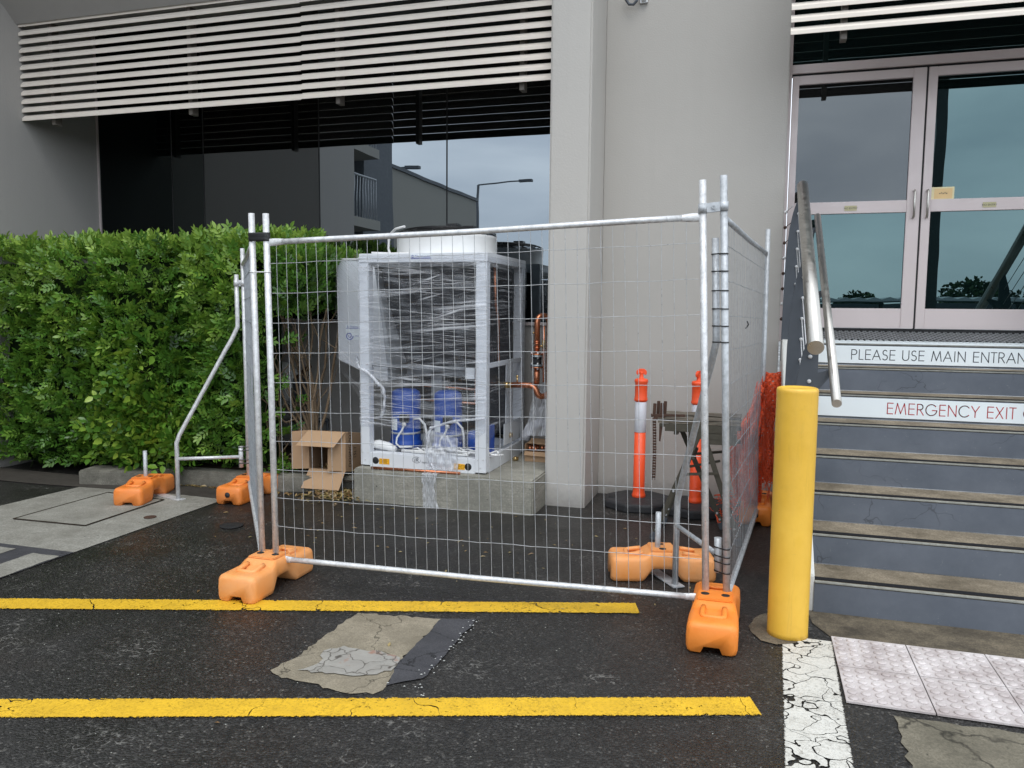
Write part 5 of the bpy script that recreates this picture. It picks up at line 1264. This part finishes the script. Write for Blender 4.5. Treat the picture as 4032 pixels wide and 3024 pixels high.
mb = MB(); mb.tube([(-4.60, 7.2, .44), (-4.16, 7.2, .45)], .022, 8); mb.tube([(-4.17, 7.2, .45), (-4.17, 7.2, .15)], .015, 8); mb.tube([(-4.45, 7.2, .46), (-4.45, 7.2, .56)], .012, 8); mb.tube([(-4.50, 7.18, .56), (-4.40, 7.18, .56)], .012, 6); mb.tube([(-4.52, 7.2, .44), (-4.52, 7.2, .15)], .018, 8); mb.tube([(-4.36, 7.2, .42), (-4.32, 7.2, .48)], .032, 8)
obj('pipe', mb, 'plate', T)

# ================================================================== LITTER
def leafmesh(pts, size, rng, m, name, flatness=.25):
    vs = []; fs = []; tint = []
    for p in pts:
        a = rng.uniform(0, 2*PI); s = size*rng.uniform(.6, 1.3); w_ = s*rng.uniform(.25, .42)
        d = Vector((math.cos(a), math.sin(a), rng.uniform(-flatness, flatness))); n = Vector((-math.sin(a), math.cos(a), rng.uniform(-flatness, flatness)))
        k = len(vs); p = Vector(p); up = Vector((0, 0, s*.12))
        vs += [p-d*s/2, p-d*s*.1-n*w_/2+up, p+d*s/2, p-d*s*.1+n*w_/2+up]; fs.append((k, k+1, k+2)); fs.append((k, k+2, k+3)); t_ = rng.random(); tint += [t_]*4
    mb = MB(); mb.add(vs, fs); o = obj(name, mb, m)
    at = o.data.attributes.new('tint', 'FLOAT', 'POINT'); at.data.foreach_set('value', tint); return o
r = random.Random(21)
pts = []
for k in range(420): pts.append((r.gauss(-3.32, .16), r.gauss(5.96, .12), .004+r.random()*.035))
for k in range(260): pts.append((r.uniform(-4.1, -3.2), r.uniform(6.1, 6.7), .14+.06*r.random()))
for k in range(140): pts.append((r.uniform(-5.6, -3.1), 5.82+.05*r.random()+(r.uniform(-5.6, -3.1)*0), .008))
o = leafmesh(pts, .055, r, 'leaf_dry', 'leaf_litter', .5); tag(o, 'heap of dry brown leaves piled beside the plinth and box', 'leaf litter', kind='stuff')
pts = [(r.uniform(-3.9, -.2), r.uniform(4.5, 5.8), .006) for k in range(70)]+[(r.uniform(-4.5, .3), r.uniform(2.0, 4.4), .006) for k in range(14)]
o = leafmesh(pts, .034, r, 'leaf_dry', 'scattered_leaves', .2); tag(o, 'scattered single dry leaves on the dark asphalt', 'fallen leaves', kind='stuff')
mb = MB()
for k in range(700):
    x, y = r.uniform(-5, 1.2), r.uniform(1.6, 6.2); s = r.uniform(.0012, .0032)
    if x > .2 and y > 3.9: continue
    mb.add([(x-s, y-s, .003), (x+s, y-s*.6, .003), (x+s*.7, y+s, .003), (x-s*.5, y+s, .003), (x, y, .003+s)], [(0, 1, 4), (1, 2, 4), (2, 3, 4), (3, 0, 4)])
o = obj('grit', mb, 'trim'); tag(o, 'fine pale grit spread over the wet asphalt', 'grit', kind='stuff')
mb = MB()
for k in range(48):
    t_ = r.random(); x, y = (-1.305+r.gauss(0, .012)*(1+2*(k%5==0)), 2.98+.75*t_**.7) if k < 40 else (r.uniform(-1.45, -1.25), 2.93+r.gauss(0, .03))
    s = r.uniform(.002, .006); z = .0105
    mb.add([(x-s, y-s*.7, z), (x+s, y-s*.4, z), (x+s*.6, y+s*.8, z), (x-s*.5, y+s*.6, z), (x, y, z+.003)], [(0, 1, 4), (1, 2, 4), (2, 3, 4), (3, 0, 4)])
o = obj('paint_flakes', mb, 'stringer'); tag(o, 'broken white flakes along the right edge of the grey patch', 'paint flakes', kind='stuff')
# small round lids set in the ground
for x, y, rr, m, lb in ((-4.335, 4.85, .045, 'rust', 'small rusty round lid in the pale concrete strip'), (-3.61, 4.85, .085, 'seam', 'dark oval service lid in the asphalt inside the left panel'), (-5.15, 3.62, .045, 'rust', 'small round lid between the worn white bay markings')):
    mb = MB(); mb.lathe([(rr, 0), (rr, .004), (rr*.9, .005), (.001, .005)], (x, y, .0062), 20); o = obj('service_lid', mb, m); tag(o, lb, 'service lid')

# ================================================================== HEDGE
def spraymesh(name, P, N, U, size, tints, parent, m, rng, pairs=4, leaflen=.050, leafw=.022, big=False):
    """P points, N outward, many compound leaves; every leaflet is a folded blade"""
    P = np.array(P); N = np.array(N); n = len(P)
    rnd = rng
    D = N*.8+np.array([0, 0, .35])+rnd.normal(0, .55, (n, 3)); D += np.array(U)
    D /= np.linalg.norm(D, axis=1)[:, None]
    A = rnd.normal(0, 1, (n, 3)); S = np.cross(D, A); S /= np.linalg.norm(S, axis=1)[:, None]
    upv = np.cross(S, D); flip = np.sign(upv[:, 2]*.8+(upv*N).sum(1)); flip[flip == 0] = 1; upv *= flip[:, None]; S = np.cross(D, upv)
    L = (np.array(size)*rnd.uniform(.7, 1.25, n))[:, None]
    V = []; T = []; tt = np.array(tints)+rnd.normal(0, .15, n)
    slots = []
    if not big:
        for k in range(pairs):
            f = .18+.72*k/(pairs-1 if pairs > 1 else 1)
            slots += [(f, 1), (f, -1)]
        slots.append((1.0, 0))
    else: slots = [(.3, 1), (.5, -1), (.8, 1), (1., -1)]
    for f, s in slots:
        base = P+D*L*.11*f-upv*L*.02*(f**2)
        if s == 0: d = D.copy()
        else: d = D*.62+S*s*.78
        d = d+rnd.normal(0, .13, (n, 3)); d /= np.linalg.norm(d, axis=1)[:, None]
        sd = np.cross(d, upv); sd /= np.linalg.norm(sd, axis=1)[:, None]
        ll = leaflen*L*(rnd.uniform(.8, 1.15, n)[:, None])*(1.15 if s == 0 else (.75+.35*f)); ww = ll*(leafw/leaflen)
        droop = upv*ll
        V.append(np.stack([base, base+d*ll*.35+sd*ww*.5+droop*.05, base+d*ll*.72+sd*ww*.38-droop*.0, base+d*ll-droop*.12, base+d*ll*.72-sd*ww*.38-droop*.0, base+d*ll*.35-sd*ww*.5+droop*.05, base+d*ll*.5-droop*.06], 1))
        T.append(np.clip(tt+rnd.normal(0, .07, n), 0, 1))
    V = np.concatenate(V); T = np.concatenate(T); k = len(V)
    vs = V.reshape(-1, 3); idx = (np.arange(k)*7)[:, None]
    F = np.concatenate([idx+np.array([[0, 1, 2, 6]]), idx+np.array([[6, 2, 3, 4]]), idx+np.array([[0, 6, 4, 5]])])
    F = F.astype(np.int32)
    c = off(parent) if parent else Vector((0, 0, 0)); vs = vs-np.array(c)
    me = bpy.data.meshes.new(name); me.vertices.add(len(vs)); me.vertices.foreach_set('co', vs.astype(np.float32).ravel())
    me.loops.add(F.size); me.loops.foreach_set('vertex_index', F.ravel()); me.polygons.add(len(F)); me.polygons.foreach_set('loop_start', np.arange(len(F), dtype=np.int32)*4)
    me.update(calc_edges=True); me.validate()
    at = me.attributes.new('tint', 'FLOAT', 'POINT'); at.data.foreach_set('value', np.repeat(T, 7).astype(np.float32))
    return link(name, me, MAT[m], parent)
NR = np.random.RandomState(12)
def hedge_shape(x, z, x0, x1, zt):
    b = .16*mnoise.noise(Vector((x*1.6, z*1.5, 3.3)))+.09*mnoise.noise(Vector((x*4.1, z*3.7, 9.1)))
    e = 0
    for d in (x-x0, x1-x):
        if d < .35: e += .30*(1-d/.35)**2
    if z < .5: e += .12*((.5-z)/.5)**2
    if z > zt-.15: e += .08*((z-zt+.15)/.15)**2
    return b-e
def gen(x0, x1, yf, z0, zt, depth, dens, right_face=True, top_dens=1.4):
    P = []; N = []; U = []; Tn = []; W = x1-x0
    n = int(W*(zt-z0)*dens)
    for k in range(n):
        x = NR.uniform(x0, x1); z = NR.uniform(z0, zt); y = yf-hedge_shape(x, z, x0, x1, zt)+abs(NR.normal(0, .07))-.03
        P.append((x, y, z)); N.append((NR.normal(0, .25)+(.5 if x1-x < .25 else 0)-(.5 if x-x0 < .25 else 0), -1, .1 if z < zt-.3 else .5)); U.append((0, 0, .1))
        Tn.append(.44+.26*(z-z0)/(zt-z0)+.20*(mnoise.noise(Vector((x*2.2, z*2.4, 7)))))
    n = int(W*depth*dens*top_dens)
    for k in range(n):
        x = NR.uniform(x0, x1); y = yf+.10+NR.uniform(0, depth); tz_ = zt-.02+.075*mnoise.noise(Vector((x*3.2, y*2.5, 1)))+abs(NR.normal(0, .03))
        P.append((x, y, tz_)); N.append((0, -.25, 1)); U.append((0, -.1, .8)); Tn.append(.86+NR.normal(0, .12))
    if right_face:
        for k in range(int((zt-z0)*depth*dens*.8)):
            z = NR.uniform(z0, zt); y = yf+NR.uniform(0, depth); P.append((x1+.05*NR.normal()-.05, y, z)); N.append((1, -.3, .2)); U.append((0, 0, .1)); Tn.append(.40)
    return P, N, U, Tn
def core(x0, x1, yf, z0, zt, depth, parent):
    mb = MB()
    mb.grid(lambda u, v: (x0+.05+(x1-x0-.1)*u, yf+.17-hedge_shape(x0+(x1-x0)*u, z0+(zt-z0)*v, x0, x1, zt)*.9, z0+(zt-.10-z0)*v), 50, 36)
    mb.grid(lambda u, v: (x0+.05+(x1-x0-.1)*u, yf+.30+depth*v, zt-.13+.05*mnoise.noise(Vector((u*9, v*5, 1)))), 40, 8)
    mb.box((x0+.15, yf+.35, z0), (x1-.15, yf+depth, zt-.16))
    obj('shade_filler', mb, 'leaf_core', parent)['kind'] = 'stuff'
def stems(parent, base, tips, r0, m='bark', seed=1, name='branch'):
    q = random.Random(seed)
    for tx, ty, tz_ in tips:
        a = Vector(base)+Vector((q.uniform(-.05, .05), q.uniform(-.05, .05), 0)); b = Vector((tx, ty, tz_)); pts = []; nn = 9
        for k in range(nn+1):
            t = k/nn; p = a.lerp(b, t); s = .05*math.sin(t*PI); p += Vector((s*mnoise.noise(Vector((tx*9, t*3, 1)))*2, s*mnoise.noise(Vector((tx*9, t*3, 5)))*2, .10*math.sin(t*PI)*q.uniform(-.3, 1))); pts.append(p)
        mb = MB(); mb.tube(pts, r0, 7, True, [r0*(1-.75*k/nn) for k in range(nn+1)])
        for j in range(4):
            k = q.randint(3, nn-1); p = pts[k]; e = p+Vector((q.uniform(-.22, .22), q.uniform(-.15, .15), q.uniform(.10, .38))); m_ = (p+e)/2+Vector((q.uniform(-.04, .04), q.uniform(-.04, .04), 0)); rr = r0*.35
            mb.tube([p, m_, e], rr, 5, False, [rr, rr*.7, rr*.35])
        obj(name, mb, m, parent)
H1 = thing('clipped_hedge', 'big clipped leafy green hedge at the left edge, below the louvres', 'hedge', (-6.1, 6.2, .05))
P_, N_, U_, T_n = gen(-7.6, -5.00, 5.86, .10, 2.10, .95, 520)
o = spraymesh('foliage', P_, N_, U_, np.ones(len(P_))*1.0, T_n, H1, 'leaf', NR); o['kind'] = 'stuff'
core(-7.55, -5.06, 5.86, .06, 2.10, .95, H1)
H2 = thing('clipped_hedge', 'narrower green shrub of fine leaves between the hedge and the fence corner', 'hedge', (-4.5, 6.2, .05))
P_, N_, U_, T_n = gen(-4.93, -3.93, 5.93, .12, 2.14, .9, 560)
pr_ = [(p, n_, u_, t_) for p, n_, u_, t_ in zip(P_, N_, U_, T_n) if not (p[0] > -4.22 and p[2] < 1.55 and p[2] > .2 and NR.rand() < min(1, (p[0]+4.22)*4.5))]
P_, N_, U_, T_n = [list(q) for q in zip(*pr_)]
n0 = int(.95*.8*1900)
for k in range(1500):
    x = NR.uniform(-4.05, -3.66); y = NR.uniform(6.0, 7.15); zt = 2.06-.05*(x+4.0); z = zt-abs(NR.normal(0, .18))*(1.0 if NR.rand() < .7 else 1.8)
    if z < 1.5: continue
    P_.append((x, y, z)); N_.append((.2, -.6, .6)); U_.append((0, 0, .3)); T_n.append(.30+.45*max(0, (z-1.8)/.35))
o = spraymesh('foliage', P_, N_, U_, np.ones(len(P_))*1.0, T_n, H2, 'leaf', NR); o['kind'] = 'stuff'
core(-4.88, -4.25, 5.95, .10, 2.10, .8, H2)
stems(H2, (-3.88, 6.50, .22), [(-4.35, 6.35, 1.35), (-4.25, 6.45, 1.75), (-4.15, 6.3, 1.62), (-4.05, 6.5, 1.85), (-3.92, 6.45, 1.7), (-3.80, 6.6, 1.75), (-4.45, 6.5, 1.05), (-3.70, 6.4, 1.6), (-4.2, 6.6, 1.4), (-4.0, 6.35, 1.5), (-4.4, 6.3, .8), (-3.6, 6.6, 1.9)], .017, seed=3)
stems(H2, (-4.15, 6.25, .15), [(-3.75, 6.3, .30), (-3.9, 6.1, .45), (-4.35, 6.2, .9), (-4.1, 6.25, 1.2)], .010, seed=5)
H3 = thing('broadleaf_shrub', 'shrub with larger glossy rounded leaves growing out of the hedge by the kerb block', 'shrub', (-5.3, 5.8, .1))
P_, N_, U_, T_n = [], [], [], []
for k in range(620):
    z = abs(NR.normal(0, .5))+.18
    if z > 1.75: continue
    x = -5.30+NR.normal(0, .20+.05*z); y = 5.86-hedge_shape(x, z, -7.1, -5.0, 2.3)*.6-abs(NR.normal(0, .05))
    if x > -4.98: continue
    P_.append((x, y, z)); N_.append((NR.normal(0, .3), -1, .3)); U_.append((0, 0, .1)); T_n.append(.42+NR.normal(0, .2)+.12)
for k in range(60): P_.append((-4.92+NR.normal(0, .05), 5.84+NR.normal(0, .05), .15+abs(NR.normal(0, .22)))); N_.append((.3, -1, .2)); U_.append((0, 0, 0)); T_n.append(.5)
o = spraymesh('foliage', P_, N_, U_, np.ones(len(P_))*1.0, T_n, H3, 'leaf_big', NR, leaflen=.072, leafw=.042, big=True); o['kind'] = 'stuff'
stems(H3, (-5.25, 6.05, .1), [(-5.35, 5.9, .9), (-5.15, 5.85, .6), (-5.4, 5.95, 1.2)], .010, seed=8)
